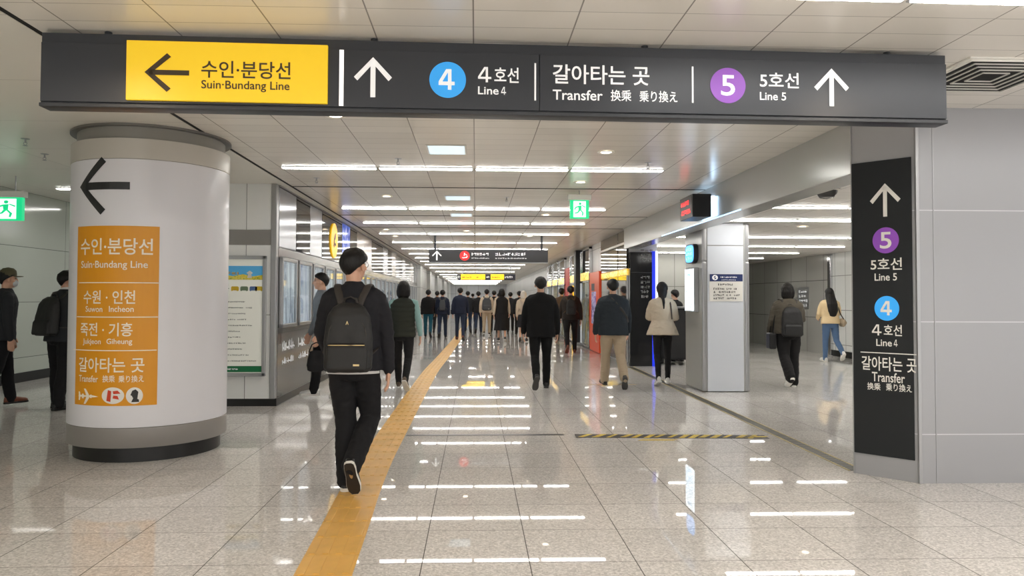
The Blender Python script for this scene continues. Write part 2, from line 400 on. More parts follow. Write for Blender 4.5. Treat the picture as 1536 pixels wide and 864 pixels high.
# right: beam, block with a cut corner, passage walls
struct('beam', MB().box(3.16, 3.45, 6.05, 15.5, 2.48, H+.04, .006), M_beam, SM)
mb = MB(); mb.prism([(3.11, 5.96), (3.45, 5.6), (10.5, 5.6), (10.5, 6.6), (3.6, 6.6), (3.15, 6.02)], 0, H, 'XY')
struct('wall_right', mb, M_block)
mb = MB(); mb.box(3.435, 3.462, 5.588, 5.61, 0, H, .004); mb.box(3.575, 3.582, 5.596, 5.61, 0, H)
struct('trim_6', mb, M_alu, SM)
M_passwhite = grid_mat('passage_white_panels', ('Y', 'Z'), (.52, .86), (.06, .30), .016, (226, 228, 226), (150, 152, 150), .18, var=.02, bump=.3)
struct('wall_passage_white', MB().box(9.1, 9.3, 6.6, 18.4, 0, HP), M_passwhite)
struct('baseboard_passage', MB().box(9.07, 9.1, 6.6, 18.4, 0, .15), M_black)
struct('wall_passage', MB().box(9.1, 9.3, 18.4, 24.5, 0, HP), M_steel_panel)
struct('trim_7', MB().box(9.02, 9.1, 18.36, 18.5, 0, HP, .01), M_chrome, SM)
struct('wall_passage_end', MB().box(6.9, 9.3, 24.3, 24.6, 0, HP), M_side_panel)
M_recess = grid_mat('recess_panels', ('X', 'Z'), (1.1, .95), (4.05, .8), .014, (168, 168, 162), (110, 110, 106), .22, var=.03, bump=.3)
struct('wall_recess', MB().box(3.9, 7.0, 18.8, 24.4, 0, HP), M_recess)
struct('wall_right_far', MB().box(XR+.02, 3.9, 15.62, 80, 0, H), M_far_panel)

# column in the passage mouth
p = thing('square_column', 'square pale grey column with silver edges carrying the small blue-headed notice', 'column', (3.855, 11.625, 0))
MB().box(-.365, .365, -.46, .475, 0, HP, .03).build('column_shaft', M_beam, p, SM)
MB().box(-.29, .27, -.475, -.45, .012, 2.24, .004).build('front_panel', mat('pale_enamel', (222, 227, 236), .24, .05), p, SM)
MB().box(-.29, .27, -.475, -.45, 2.255, HP-.005, .004).build('upper_panel', mat('pale_enamel', (192, 197, 206)), p, SM)
for s, x in ((-1, -.365), (1, .30)):
    MB().box(x, x+.065, -.472, -.42, .01, 2.00, .02).build('edge_trim', M_alu, p, SM)
    MB().box(x, x+.065, -.472, -.42, 2.012, HP-.005, .02).build('edge_trim', M_alu, p, SM)

# round column
R = .684; CC = (-3.078, 7.09)
p = thing('round_column', 'thick white round pillar carrying the orange transfer panel and black arrow', 'column', (CC[0], CC[1], 0))
MB().lathe([(R-.055, 0), (R-.055, .135), (R-.03, .135)], 96).build('plinth', M_black, p, SM)
MB().lathe([(R-.04, .13), (R-.004, .13), (R, .136), (R, .30), (R-.003, .303)], 96).build('base_band', M_col_band, p, SM)
MB().lathe([(R-.01, .303), (R-.001, .306), (R-.001, 2.62)], 96).build('shaft', M_post, p, SM)
MB().lathe([(R-.001, 2.623), (R+.002, 2.626), (R+.002, 2.80), (R-.04, 2.80)], 96).build('upper_shaft', M_col_top, p, SM)
MB().lathe([(R-.045, 2.79), (R-.045, 2.925)], 96).build('collar', mat('collar_grey', (150, 148, 142), .4, .2), p, SM)
MB().lathe([(R-.045, 2.912), (R+.012, 2.912), (R+.012, 2.93), (R-.045, 2.93)], 96).build('ceiling_ring', mat('ring_grey', (120, 118, 114), .4, .3), p, SM)
def cyl(px, py, r=R):
    d = ray(px, py); ox, oy = EYE.x-CC[0], EYE.y-CC[1]; a = d.x**2+d.y**2; b = 2*(ox*d.x+oy*d.y); c = ox*ox+oy*oy-r*r
    q = max(0, b*b-4*a*c); t = (-b-math.sqrt(q))/(2*a); P = EYE+d*t
    return math.atan2(P.x-CC[0], -(P.y-CC[1]))*r, P.z
def crect(x0, y0, x1, y1):
    ym = (y0+y1)/2; xm = (x0+x1)/2
    return cyl(x0, ym)[0], cyl(x1, ym)[0], cyl(xm, y1)[1], cyl(xm, y0)[1]
def bend(name, m, rect, shape, parent, lift, cut=0):
    s0, s1, z0, z1 = rect; mb = MB()
    if isinstance(shape, str): vs, fs = glyphs(shape)
    else:
        vs, fs = [], []
        for q in shape:
            o = len(vs); vs += q; fs.append(tuple(range(o, o+len(q))))
    bm = bmesh.new(); bv = [bm.verts.new((s0+a*(s1-s0), 0, z0+b*(z1-z0))) for a, b in vs]
    for f in fs:
        try: bm.faces.new([bv[i] for i in f])
        except ValueError: pass
    k = max(1, int((s1-s0)/.04))
    for i in range(1, k):
        bmesh.ops.bisect_plane(bm, geom=list(bm.verts)+list(bm.edges)+list(bm.faces), plane_co=(s0+(s1-s0)*i/k, 0, 0), plane_no=(1, 0, 0))
    rr = R+lift
    for v in bm.verts: v.co = Vector((rr*math.sin(v.co.x/R), -rr*math.cos(v.co.x/R), v.co.z))
    me = bpy.data.meshes.new(name); bm.to_mesh(me); bm.free(); return link(name, me, m, parent)
bend('arrow', mat('arrow_black', (34, 36, 38), .32), crect(120.5, 235, 195, 322), left_arrow(), p, .002)
panel = bend('wayfinding_panel', M_orange, crect(115, 338.5, 237.5, 609), SQ, p, .0018)
panel['label'] = 'orange vinyl panel with white station names'
for body, bx in (('수인·분당선', (122, 357, 229.6, 382)), ('Suin·Bundang Line', (122.5, 391, 222, 405)), ('수원 · 인천', (126, 435.5, 203, 456)), ('Suwon', (129, 459, 154, 468)), ('Incheon', (163.7, 459, 200.7, 468)),
                 ('죽전 · 기흥', (121.5, 484, 199, 504.5)), ('Jukjeon', (125, 508, 151.5, 518.5)), ('Giheung', (160, 508, 198.5, 518.5)), ('갈아타는 곳', (119, 536.7, 216.7, 559)), ('Transfer', (119, 563, 147.5, 573)),
                 ('换乘', (154, 563, 172.6, 573.5)), ('乗り換え', (178, 563, 216, 573.5))):
    bend('lettering', M_cream_text, crect(*bx), body, panel, .0035)
for y, a, b in ((424, 119, 238), (475.7, 116, 237), (526, 110.5, 235)):
    bend('divider_line', M_cream_text, crect(a, y-.7, b, y+.7), SQ, panel, .0033)
plane = [[(0, .45), (.75, .45), (1, .5), (.75, .58), (0, .56)], [(.45, .5), (.62, .5), (.40, 1), (.30, 1)], [(.45, .5), (.62, .5), (.40, 0), (.30, 0)], [(.02, .5), (.12, .5), (.08, .78), (0, .78)], [(.02, .5), (.12, .5), (.08, .22), (0, .22)],
         [(.2, .35), (.3, .35), (.3, .65), (.2, .65)], [(.62, .4), (.7, .4), (.7, .62), (.62, .62)]]
bend('plane_pictogram', M_cream_text, crect(118.5, 583, 148, 606), plane, panel, .0033)
d1 = bend('oval_badge', M_vinyl_white, crect(153, 581, 186.5, 606), disc_poly(), panel, .0031)
bend('red_pictogram', mat('picto_red', (214, 70, 40), .5), crect(160, 585, 181, 603), [[(.0, .1), (.3, .0), (.35, .9), (.1, 1)], [(.45, .3), (.9, .2), (.8, .5), (.5, .55)], [(.5, .65), (1, .7), (.8, .95), (.45, .9)]], panel, .0042)
bend('round_badge', M_vinyl_white, crect(189, 581, 214.5, 606), disc_poly(), panel, .0031)
bend('black_pictogram', mat('picto_black', (40, 38, 36), .5), crect(195, 584, 209, 603), [[(.15, 0), (1, 0), (.95, .2), (.8, .25), (.9, .8), (.6, 1), (.25, .9), (.05, .55), (.2, .5), (.35, .3)]], panel, .0042)

# ================================================================== OVERHEAD SIGN
PL, PR = at_z(61, 47, 2.905), at_z(1420, 82, 2.905)
vec = PR-PL; rzs = math.atan2(vec.y, vec.x); Ws = vec.length
tL = math.hypot(PL.x, PL.y); dl = ray(58.5, 160); zL = EYE.z+dl.z*tL/math.hypot(dl.x, dl.y)
tR = math.hypot(PR.x, PR.y); dr = ray(1420, 185); zR = EYE.z+dr.z*tR/math.hypot(dr.x, dr.y)
zb = (zL+zR)/2; HS = 2.905-zb
mid = (PL+PR)/2
sg = thing('overhead_sign', 'long charcoal overhead sign with yellow left part and lines 4 and 5', 'sign', (mid.x, mid.y, zb), rzs)
MB().box(-Ws/2, Ws/2, .012, .11, 0, HS, .004).build('sign_box', M_sign, sg, SM)
a = MB(); a.box(-Ws/2+.004, 0, 0, .02, .028, HS*.865, .002); FaceS = Face(sg, 0)
sx = FaceS.uv(809, 130)[0]
MB().box(-Ws/2+.004, sx-.003, 0, .014, .03, HS*.86, .002).build('face_panel', M_sign, sg, SM)
MB().box(sx+.003, Ws/2-.004, 0, .014, .03, HS*.86, .002).build('face_panel', M_sign, sg, SM)
MB().box(-Ws/2, Ws/2, -.006, .03, 0, .022, .004).build('lower_rail', M_dkgrey, sg, SM)
r = FaceS.rect(191, 61, 492, 161); rz0 = FaceS.uv(191, 156)[1]; rz1 = FaceS.uv(492, 71)[1]
yp = MB().box(r[0], r[1], -.018, .004, .042, HS*.90, .003).build('yellow_panel', M_yellow, sg, SM); yp['label'] = 'yellow line panel with left arrow'
FY = Face(sg, -.018)
FY.px('arrow', mat('arrow_brown', (70, 56, 34), .5), (217, 80, 284, 138), left_arrow(), yp)
FY.px('lettering', M_dark_text, (302, 92, 436, 118), '수인·분당선', yp)
FY.px('lettering', M_dark_text, (302, 121.5, 434.5, 138), 'Suin·Bundang Line', yp)
o = FaceS.px('divider_bar', mat('white_bar', (255, 252, 250), .4, emit=.6), (509, 75, 515.5, 159), SQ)
for bx in ((801.5, 95, 804, 151), (1037.5, 100, 1040, 154.5)): FaceS.px('divider_line', M_white, bx, SQ)
for bx in ((531, 86, 588, 146), (1221, 103, 1273, 159.5)): FaceS.px('arrow', M_white, bx, up_arrow())
for mm, bx, nb, t in ((M_blue, (644, 93, 699, 147), (658, 104, 682, 135), '4'), (M_purple, (1065, 102, 1118, 155), (1081, 113, 1102, 144), '5')):
    d = FaceS.px('line_badge', mm, bx, disc_poly(48)); FaceS.px('numeral', M_white, nb, t, d, .006)
for t, bx in (('4호선', (717, 101, 778, 124)), ('Line 4', (717, 130, 759, 142)), ('갈아타는 곳', (829, 98, 974, 127)), ('Transfer', (829, 135, 904, 150.5)), ('换乘', (916, 135, 947, 152)), ('乗り換え', (959, 136.5, 1016, 153.5)),
              ('5호선', (1139.6, 109, 1198, 132)), ('Line 5', (1139.6, 138.5, 1179, 150.5))): FaceS.px('lettering', M_white, bx, t)
for x in (-2.3, -.8, .8, 2.3): MB().tube([(x, .06, HS-.01), (x, .06, H-zb)], .02).build('hanger_rod', M_dkgrey, sg)

# ================================================================== SIGN ON THE CUT CORNER
c0, c1 = Vector((3.11, 5.96, 0)), Vector((3.45, 5.6, 0)); v = c1-c0; L = v.length; rz = math.atan2(v.y, v.x)
ws = thing('column_sign', 'tall black sign on the cut corner listing lines 5 and 4', 'sign', (c0.x, c0.y, 0), rz)
FW = Face(ws, -.012)
MB().box(.012, L-.036, -.012, -.001, .172, 2.545, .002).build('sign_board', M_signpanel, ws, SM)
MB().box(.004, .012, -.014, -.001, .0, 2.91).build('edge_strip', M_alu, ws)
FW.px('arrow', M_vinyl_white, (1305, 275, 1351, 325), up_arrow())
for mm, bx, nb, t in ((M_purple, (1309, 341, 1348.5, 380), (1320, 348, 1337.5, 373), '5'), (M_blue, (1312, 444, 1349, 481), (1321, 451.5, 1338, 473), '4')):
    d = FW.px('line_badge', mm, bx, disc_poly(48)); FW.px('numeral', M_vinyl_white, nb, t, d, .005)
for t, bx in (('5호선', (1306, 387, 1353, 405)), ('Line 5', (1312, 410, 1345.5, 421)), ('4호선', (1308, 487, 1353, 503.5)), ('Line 4', (1314.5, 509, 1346.5, 519.5)), ('갈아타는 곳', (1292.5, 535.5, 1375, 557)),
              ('Transfer', (1308, 559, 1357.5, 573.5)), ('换乘', (1301, 574, 1321, 585)), ('乗り換え', (1329, 576, 1368, 587.5))): FW.px('lettering', M_vinyl_white, bx, t)
FW.px('divider_line', M_vinyl_white, (1291, 529.3, 1375, 530.6), SQ)

# ================================================================== CEILING LAMPS
WD = 1.115; TL = 1.09
def tube_proto():
    t = thing('tube_light', 'x', 'ceiling light')
    MB().box(-TL/2, TL/2, -.060, .060, -.008, -.0005).build('frame', M_alu, t)
    MB().box(-TL/2+.012, TL/2-.012, -.050, .050, -.013, -.006, .002).build('diffuser', M_tube, t, SM)
    return t
tp = [None]
def put_tube(x, y, z, label, group, rz=0):
    if tp[0] is None: o = tp[0] = tube_proto()
    else: o = clone(tp[0])
    o.location = (x, y, z); o.rotation_euler.z = rz; o['label'] = label; o['group'] = group; return o
rows = [8.5, 12.3, 14.65, 17.1, 19.7, 22.2, 24.7, 27.2, 29.8, 32.4, 36, 41, 46, 51, 56, 61, 66, 71, 76]
NM = ['leftmost', 'second from left', 'third from left', 'rightmost']
for i, y in enumerate(rows):
    for k in range(4):
        put_tube(-2.27+WD/2+k*WD+.02, y, H, '%s white tube light in the %s row across the main corridor ceiling' % (NM[k], ORD[i]), 'tube lights over the main corridor', -.004)
for k in range(5):
    put_tube(1.60+k*WD, 3.52+.02*k*WD, H, '%s white tube light from the left above the front of the overhead sign' % ORD[k], 'tube lights in front of the overhead sign', .02)
for y in (1.2, -1.3, -3.8):
    for k in range(9): put_tube(-3.4+k*WD, y, H, 'white tube light on the ceiling nearer than the overhead sign', 'tube lights of the near hall')
for y in (1.2, -1.3):
    for k in range(2): put_tube(-6.6+k*WD, y, H, 'white tube light on the ceiling nearer than the overhead sign', 'tube lights of the near hall')
for i, y in enumerate((12.2, 15)):
    for k in range(2): put_tube(-6.3+k*WD, y, 3.2, 'white tube light in the side hall behind the round pillar', 'tube lights of the side hall')
prow = [(9.18, 4, 4.21), (10.72, 4, 4.22), (13.66, 4, 4.3), (16.0, 4, 4.3), (18.3, 4, 4.3), (20.6, 1, 7.65)]
for i, (y, n, x0) in enumerate(prow):
    for k in range(n): put_tube(x0+k*WD, y, HP, '%s white tube light in the %s row of the right hand passage' % (ORD[k], ORD[i]), 'tube lights of the right passage')

dp = [None]
def downlight(x, y, z, label, group='round downlights'):
    if dp[0] is None:
        t = dp[0] = thing('downlight', 'x', 'downlight')
        MB().lathe([(.055, -.004), (.075, -.010), (.088, -.006), (.09, 0)], 32).build('trim_ring', M_vinyl_white, t, SM)
        MB().lathe([(0, -.006), (.05, -.005), (.058, -.001)], 32).build('lens', M_down, t, SM)
    else: t = clone(dp[0])
    t.location = (x, y, z-.001); t['label'] = label; t['group'] = group; return t
for (px, py), lb in (((909, 228), 'round warm downlight right of centre, nearest beyond the overhead sign'), ((871, 273), 'round warm downlight just above the green exit sign'), ((580, 294), 'round warm downlight left side, before the second tube row'),
                     ((579, 344), 'round warm downlight over the left display wall, after the third tube row'), ((593, 354), 'small round downlight far along the left display wall'), ((819, 322), 'round downlight just left of the green exit sign'),
                     ((700, 346), 'small round downlight above the middle hanging sign'), ((794, 354), 'small round downlight above the right half of the middle hanging sign'), ((503, 173), 'round warm downlight at the lower edge of the overhead sign')):
    P = at_z(px, py, H); downlight(P.x, P.y, H, lb)
P = at_z(1204, 339.5, HP); downlight(P.x, P.y, HP, 'round warm downlight in the right passage ceiling')
for x, y in ((2.60, 3.36), (-2.2, 3.2), (1.2, -.6)):
    downlight(x, y, H, 'warm downlight on the ceiling nearer than the overhead sign', 'downlights of the near hall')
for x, y in ((2.60, 3.36), (-2.2, 3.2)):
    l = bpy.data.lights.new('downlight_beam', 'SPOT'); l.energy = 26; l.color = (1, .80, .58); l.spot_size = 2.85; l.spot_blend = .6; l.shadow_soft_size = .05
    o = bpy.data.objects.new('downlight_beam', l); C.objects.link(o); o.location = (x, y, H-.03)

# square panels, sprinklers, vent, dome
for (px, py), lb in (((670, 224), 'square pale light panel in the ceiling nearest the overhead sign'), ((687, 296.5), 'square pale light panel in the ceiling, second from the overhead sign'), ((692, 322), 'square pale light panel in the ceiling, third from the overhead sign')):
    P = at_z(px, py, H); t = thing('light_panel', lb, 'ceiling light', (P.x, P.y, H), 0, 'square ceiling panels')
    MB().box(-.2, .2, -.22, .22, -.008, -.001, .002).build('frame', M_vinyl_white, t)
    MB().box(-.18, .18, -.20, .20, -.012, -.006).build('diffuser', mat('cool_panel', (206, 226, 236), .3, emit=.75), t)
def sprinkler(px, py, z, lb):
    P = at_z(px, py, z); t = thing('sprinkler', lb, 'sprinkler', (P.x, P.y, z), 0, 'ceiling sprinklers')
    MB().lathe([(0, -.004), (.035, -.004), (.04, -.0005)], 20).build('ceiling_plate', M_alu, t, SM)
    m = MB(); m.tube([(0, 0, -.003), (0, 0, -.035)], .008); m.tube([(-.012, 0, -.035), (-.016, 0, -.05), (0, 0, -.065)], .003); m.tube([(.012, 0, -.035), (.016, 0, -.05), (0, 0, -.065)], .003)
    m.build('frame', M_alu, t); MB().lathe([(0, -.064), (.02, -.066), (.02, -.069), (0, -.069)], 16).build('deflector', M_alu, t)
for px, py, z, lb in ((597, 238, H, 'small ceiling sprinkler above the first tube row, left of the square panel'), (38, 208, H, 'small ceiling sprinkler upper left of the round pillar'), (67, 231, H, 'small ceiling sprinkler close beside the round pillar'),
                      (972, 244, H, 'small ceiling sprinkler above the right end of the first tube row'), (760, 296, H, 'small ceiling sprinkler between the square panel and the exit sign'), (475, 267, H, 'small ceiling sprinkler above the left display wall')):
    sprinkler(px, py, z, lb)
P = at_z(1240, 281, HP)
t = thing('dome_camera', 'grey dome camera on the right passage ceiling', 'camera', (P.x, P.y, HP))
MB().lathe([(.13, -.002), (.13, -.03), (.115, -.04)], 32).build('housing', M_vinyl_white, t, SM)
MB().lathe([(.105, -.038), (.10, -.07), (.07, -.11), (0, -.125)], 32).build('dome', mat('smoked_dome', (90, 90, 90), .12), t, SM)
P = at_z(1480, 112, H)
t = thing('air_diffuser', 'square white ceiling air diffuser with nested vanes above the right wall', 'air vent', (P.x, P.y, H))
MB().box(-.36, .36, -.36, .36, -.012, -.0005, .003).build('frame', M_vinyl_white, t)
m = MB()
for k in range(5):
    q = .33-.06*k
    for sx, sy in ((1, 0), (-1, 0), (0, 1), (0, -1)):
        a = MB()
        if sx: m.box(sx*q-.004, sx*q+.004, -q, q, -.022, -.012)
        else: m.box(-q, q, sy*q-.004, sy*q+.004, -.022, -.012)
m.build('vanes', M_vinyl_white, t); MB().box(-.33, .33, -.33, .33, -.0145, -.0125).build('throat', M_gap, t)

# ================================================================== HANGING SIGNS
man = [[(.44, .80), (.50, .74), (.58, .76), (.62, .84), (.56, .91), (.47, .90)], [(.40, .70), (.62, .72), (.60, .42), (.44, .38)], [(.62, .71), (.84, .58), (.88, .64), (.66, .74)], [(.42, .70), (.22, .62), (.14, .46), (.20, .43), (.28, .56), (.44, .62)],
       [(.50, .46), (.60, .44), (.76, .26), (.70, .06), (.63, .08), (.66, .25)], [(.44, .46), (.54, .40), (.40, .24), (.18, .20), (.18, .27), (.36, .31)]]
def exit_sign(loc, wd, ht, label, rod):
    t = thing('exit_sign', label, 'exit sign', loc)
    MB().box(-wd/2, wd/2, -.03, .03, 0, ht, .004).build('light_box', M_exit_green, t, SM)
    MB().box(-wd/2-.03, wd/2+.03, -.045, .045, ht-.002, ht+.075, .006).build('housing', M_vinyl_white, t, SM)
    F = Face(t, -.03)
    d = F.place('door_shape', M_exit_white, (-wd*.33, wd*.33, ht*.07, ht*.93), SQ, t, .0016)
    F.place('running_figure', M_exit_green, (-wd*.42, wd*.42, ht*.08, ht*.94), man, d, .0032)
    for x in (-wd*.25, wd*.25) if rod > .4 else (0,): MB().tube([(x, 0, ht+.07), (x, 0, rod)], .008).build('hanger_rod', M_alu, t)
P = at_y(869, 328, 10.15); exit_sign((P.x, P.y, P.z), .262, .258, 'small green running figure exit sign over the middle of the corridor', H-P.z)
P = at_y(10, 331, 9.3); exit_sign((P.x, P.y, P.z), .40, .29, 'green running figure exit sign beside the round pillar', H-P.z)

a = at_y(643, 394, 17.5); b = at_y(822, 394.5, 17.5)
t = thing('hanging_sign', 'dark hanging sign with white up arrow and red round badge', 'sign', ((a.x+b.x)/2, 17.5, a.z)); wd = b.x-a.x; ht = at_y(643, 374, 17.5).z-a.z
MB().box(-wd/2, wd/2, 0, .16, 0, ht, .006).build('sign_box', mat('far_sign_dark', (48, 48, 50), .4), t, SM)
MB().box(-wd/2, wd/2, -.004, .01, 0, .014).build('lower_rail', M_alu, t)
F = Face(t, 0); F.px('arrow', M_white, (648, 376, 662.5, 390.5), up_arrow(.16))
d = F.px('line_badge', M_red, (689.5, 376.2, 704.5, 391), disc_poly()); F.px('badge_mark', M_white, (692.5, 379, 701.5, 388.5), [[(.4, 1), (.6, .9), (.5, .5), (.35, .5)], [(0, .3), (.2, .1), (.9, .2), (1, .5), (.85, .5), (.8, .32), (.2, .25)], [(.55, .75), (.9, .7), (.8, .55)]], d, .004)
F.px('small_print', M_white, (707.5, 377.5, 739, 384.5), scribble(1, 7, 3, 1)); F.px('small_print', M_white, (707.5, 386, 739, 388.5), scribble(1, 11, 4, 1))
F.px('small_print', M_white, (743, 377.5, 792, 384.5), scribble(1, 10, 5, 1)); F.px('small_print', M_white, (743, 386, 790, 388.8), scribble(1, 14, 6, 1))
for px in (652.5, 813): x = at_y(px, 360, 17.5).x-t.location.x; MB().tube([(x, .08, ht-.01), (x, .08, H-a.z)], .025).build('hanger_rod', M_dkgrey, t)
a = at_y(686, 420, 33); b = at_y(773, 420, 33); ht = at_y(686, 411, 33).z-a.z
t = thing('hanging_sign', 'far hanging sign with two yellow panels', 'sign', ((a.x+b.x)/2, 33, a.z)); wd = b.x-a.x
MB().box(-wd/2, wd/2, 0, .16, 0, ht, .006).build('sign_box', mat('far_sign_navy', (36, 38, 52), .4), t, SM)
F = Face(t, 0); M_y2 = mat('far_yellow', (250, 208, 40), .4, emit=.6)
for x0, x1, n, sd in ((691.3, 727.8, 8, 8), (736, 756, 5, 9)):
    d = F.px('yellow_panel', M_y2, (x0, 411.4, x1, 419.4), SQ); F.px('small_print', M_scrib_k, (x0+1.5, 413.5, x1-1.5, 417.5), scribble(1, n, sd, .7), d, .004)
F.px('arrow', M_white, (687, 412.5, 690.5, 418), left_arrow()); F.px('small_print', M_white, (729.5, 413, 734.5, 417.5), scribble(1, 3, 10, 1)); F.px('small_print', M_white, (757, 412.5, 771, 418), scribble(1, 5, 11, 1))
for x in (-wd*.40, wd*.42): MB().tube([(x, .08, ht-.01), (x, .08, H-a.z)], .025).build('hanger_rod', M_alu, t)

# LED sign on the beam
t = thing('led_sign', 'small black sign with red glowing characters on the beam face', 'sign', (3.16, 9.55, 2.49), -PI/2)
# local x runs towards -Y, local -Y towards -X
yo = 0.26
MB().box(-.60, 0, -.30, -.05, .02, .325, .006).build('case', mat('led_case', (38, 38, 40), .35, .3), t, SM)
MB().box(-.58, -.02, -.05, -.001, .04, .30).build('glow_strip', mat('cool_glow', (190, 224, 255), .4, emit=4), t)
MB().box(-.575, -.025, -.304, -.299, .05, .30, .002).build('screen', M_black, t)
F = Face(t, -.304)
M_led = mat('led_red', (255, 50, 50), .4, emit=1.6)
for r_, s_ in (((-.52, -.08, .185, .285), 21), ((-.50, -.10, .065, .165), 22)): F.place('led_characters', M_led, r_, scribble(1, 6, s_, 1), t)
struct('trim_8', MB().box(3.152, 3.162, 8.6, 12.3, 2.484, 2.50), mat('cool_edge', (190, 224, 255), .4, emit=1.0))

# displays on the column's left face
X0 = 3.49
t = thing('round_screen_sign', 'rounded blue backlit sign on the side of the square column', 'screen', (X0, 11.6, 1.99), -PI/2)
pts = [(-.24*math.copysign(abs(math.cos(q))**.55, math.cos(q)), .155+.155*math.copysign(abs(math.sin(q))**.55, math.sin(q))) for q in [2*PI*i/40 for i in range(40)]]
MB().prism(pts, -.07, 0).build('case', M_dkgrey, t, SM)
d = MB().prism([(x*.9, .155+(z-.155)*.88) for x, z in pts], -.074, -.069).build('lit_face', mat('lit_blue', (70, 170, 250), .3, emit=1.6), t)
F = Face(t, -.074); F.place('small_print', M_scrib_w, (-.17, .17, .05, .26), scribble(3, 4, 31, 1), d)
t = thing('information_screen', 'bright white backlit information screen on the side of the square column', 'screen', (X0, 11.6, 1.22), -PI/2)
MB().box(-.25, .25, -.075, 0, 0, .70, .008).build('case', M_alu, t, SM)
d = MB().box(-.235, .235, -.079, -.07, .02, .68, .002).build('lit_face', mat('lit_white', (226, 242, 252), .3, emit=2.0), t)
F = Face(t, -.079); F.place('small_print', mat('print_cyan', (90, 170, 210), .4, emit=.5), (-.19, .19, .05, .5), scribble(9, 8, 32, .8), d)
F.place('header_mark', mat('print_cyan', (90, 170, 210)), (-.12, .12, .55, .64), scribble(1, 4, 33, 1), d)

# notice on the column front
a = at_y(1064, 452, 11.15); b = at_y(1114, 411, 11.15)
t = thing('notice', 'white notice with navy header on the front of the square column', 'notice', ((a.x+b.x)/2, 11.15, a.z)); wd = b.x-a.x; ht = b.z-a.z
MB().box(-wd/2, wd/2, -.008, -.001, 0, ht, .002).build('board', M_vinyl_white, t)
F = Face(t, -.008); d = F.place('header', M_navy, (-wd/2+.004, wd/2-.004, ht*.73, ht-.004), SQ, t)
F.place('round_badge', M_white, (-wd*.42, -wd*.25, ht*.77, ht*.96), disc_poly(), d, .004); F.place('badge_mark', M_navy, (-wd*.385, -wd*.285, ht*.80, ht*.93), [[(.2, 0), (.8, .1), (.9, .45), (.3, .6), (.8, .8), (.7, 1), (.1, .8), (.1, .5), (.6, .35), (.2, .2)]], d, .006)
F.place('small_print', M_white, (-wd*.18, wd*.38, ht*.84, ht*.93), scribble(1, 8, 41, 1), d, .004); F.place('small_print', M_white, (-wd*.14, wd*.3, ht*.76, ht*.81), scribble(1, 9, 42, 1), d, .004)
F.place('small_print', M_scrib_k, (-wd*.26, wd*.3, ht*.56, ht*.68), scribble(1, 7, 43, 1), t); F.place('small_print', M_scrib_k, (-wd*.38, wd*.40, ht*.06, ht*.52), scribble(4, 12, 44, .9), t)

# ================================================================== POSTER
a = at_y(398, 564, 9.76); b = at_y(402, 384, 9.76); xr = (a.x+b.x)/2; z0, z1 = a.z, b.z; wd = .95
t = thing('framed_poster', 'tall framed poster with blue sky picture and green footer on the white wall', 'poster', (xr-wd/2, 9.745, z0)); ht = z1-z0
m = MB()
for x0, x1, q0, q1 in ((-wd/2, -wd/2+.045, 0, ht), (wd/2-.045, wd/2, 0, ht), (-wd/2, wd/2, 0, .045), (-wd/2, wd/2, ht-.045, ht)): m.box(x0, x1, -.045, 0, q0, q1, .006)
m.build('frame', M_alu, t, SM)
MB().box(-wd/2+.03, wd/2-.03, -.02, -.004, .03, ht-.03).build('sheet', mat('poster_paper', (232, 232, 222), .4, emit=.12), t)
F = Face(t, -.02); i0, i1 = -wd/2+.045, wd/2-.045; g = F.place
pic = g('sky_picture', mat('poster_sky', (84, 170, 222), .4, emit=.1), (i0, i1, ht*.80, ht*.915), SQ, t)
hill = [[(0, 0), (1, 0), (1, .75), (.85, .5), (.7, .85), (.55, .55), (.4, .8), (.2, .6), (0, .7)]]
g('meadow', print_mat('poster_meadow', [(70, 130, 60), (190, 180, 60), (226, 200, 80), (90, 150, 70)], 30, (1, 1, 1), .1), (i0, i1, ht*.80, ht*.855), hill, pic, .004)
g('yellow_title', mat('title_yellow', (240, 190, 40), .4), (i0+.25, i0+.62, ht*.835, ht*.875), scribble(1, 6, 51, 1), pic, .006)
g('small_figure', M_vinyl_white, (i1-.22, i1-.12, ht*.815, ht*.875), [[(.2, 0), (.8, 0), (.7, .5), (.9, .7), (.55, 1), (.45, 1), (.1, .7), (.3, .5)]], pic, .006)
for j, (x, cc) in enumerate(((i0+.45, (226, 190, 50)), (i0+.57, (120, 140, 110)), (i0+.69, (90, 120, 170)), (i0+.76, (230, 200, 60)))):
    g('vehicle_picture', mat('poster_vehicle_%d' % j, cc, .4), (x, x+.10, ht*.705, ht*.745), [[(0, .15), (.1, 0), (.25, .15), (.7, .15), (.85, 0), (1, .15), (1, .8), (.85, 1), (.1, 1), (0, .8)]], t)
g('small_print', M_scrib_k, (i0+.05, i0+.40, ht*.66, ht*.74), scribble(3, 8, 52, .8), t)
for k in range(11): g('small_print', M_scrib_k, (i0+.10, i0+.72+.1*math.sin(k*2.1), ht*(.61-.049*k), ht*(.625-.049*k)), scribble(1, 22, 60+k, .95), t)
ft = g('footer', mat('poster_green', (22, 122, 74), .4), (i0, i1, ht*.035, ht*.085), SQ, t); g('small_print', M_scrib_w, (i0+.15, i0+.62, ht*.05, ht*.07), scribble(1, 14, 75, 1), ft, .004)

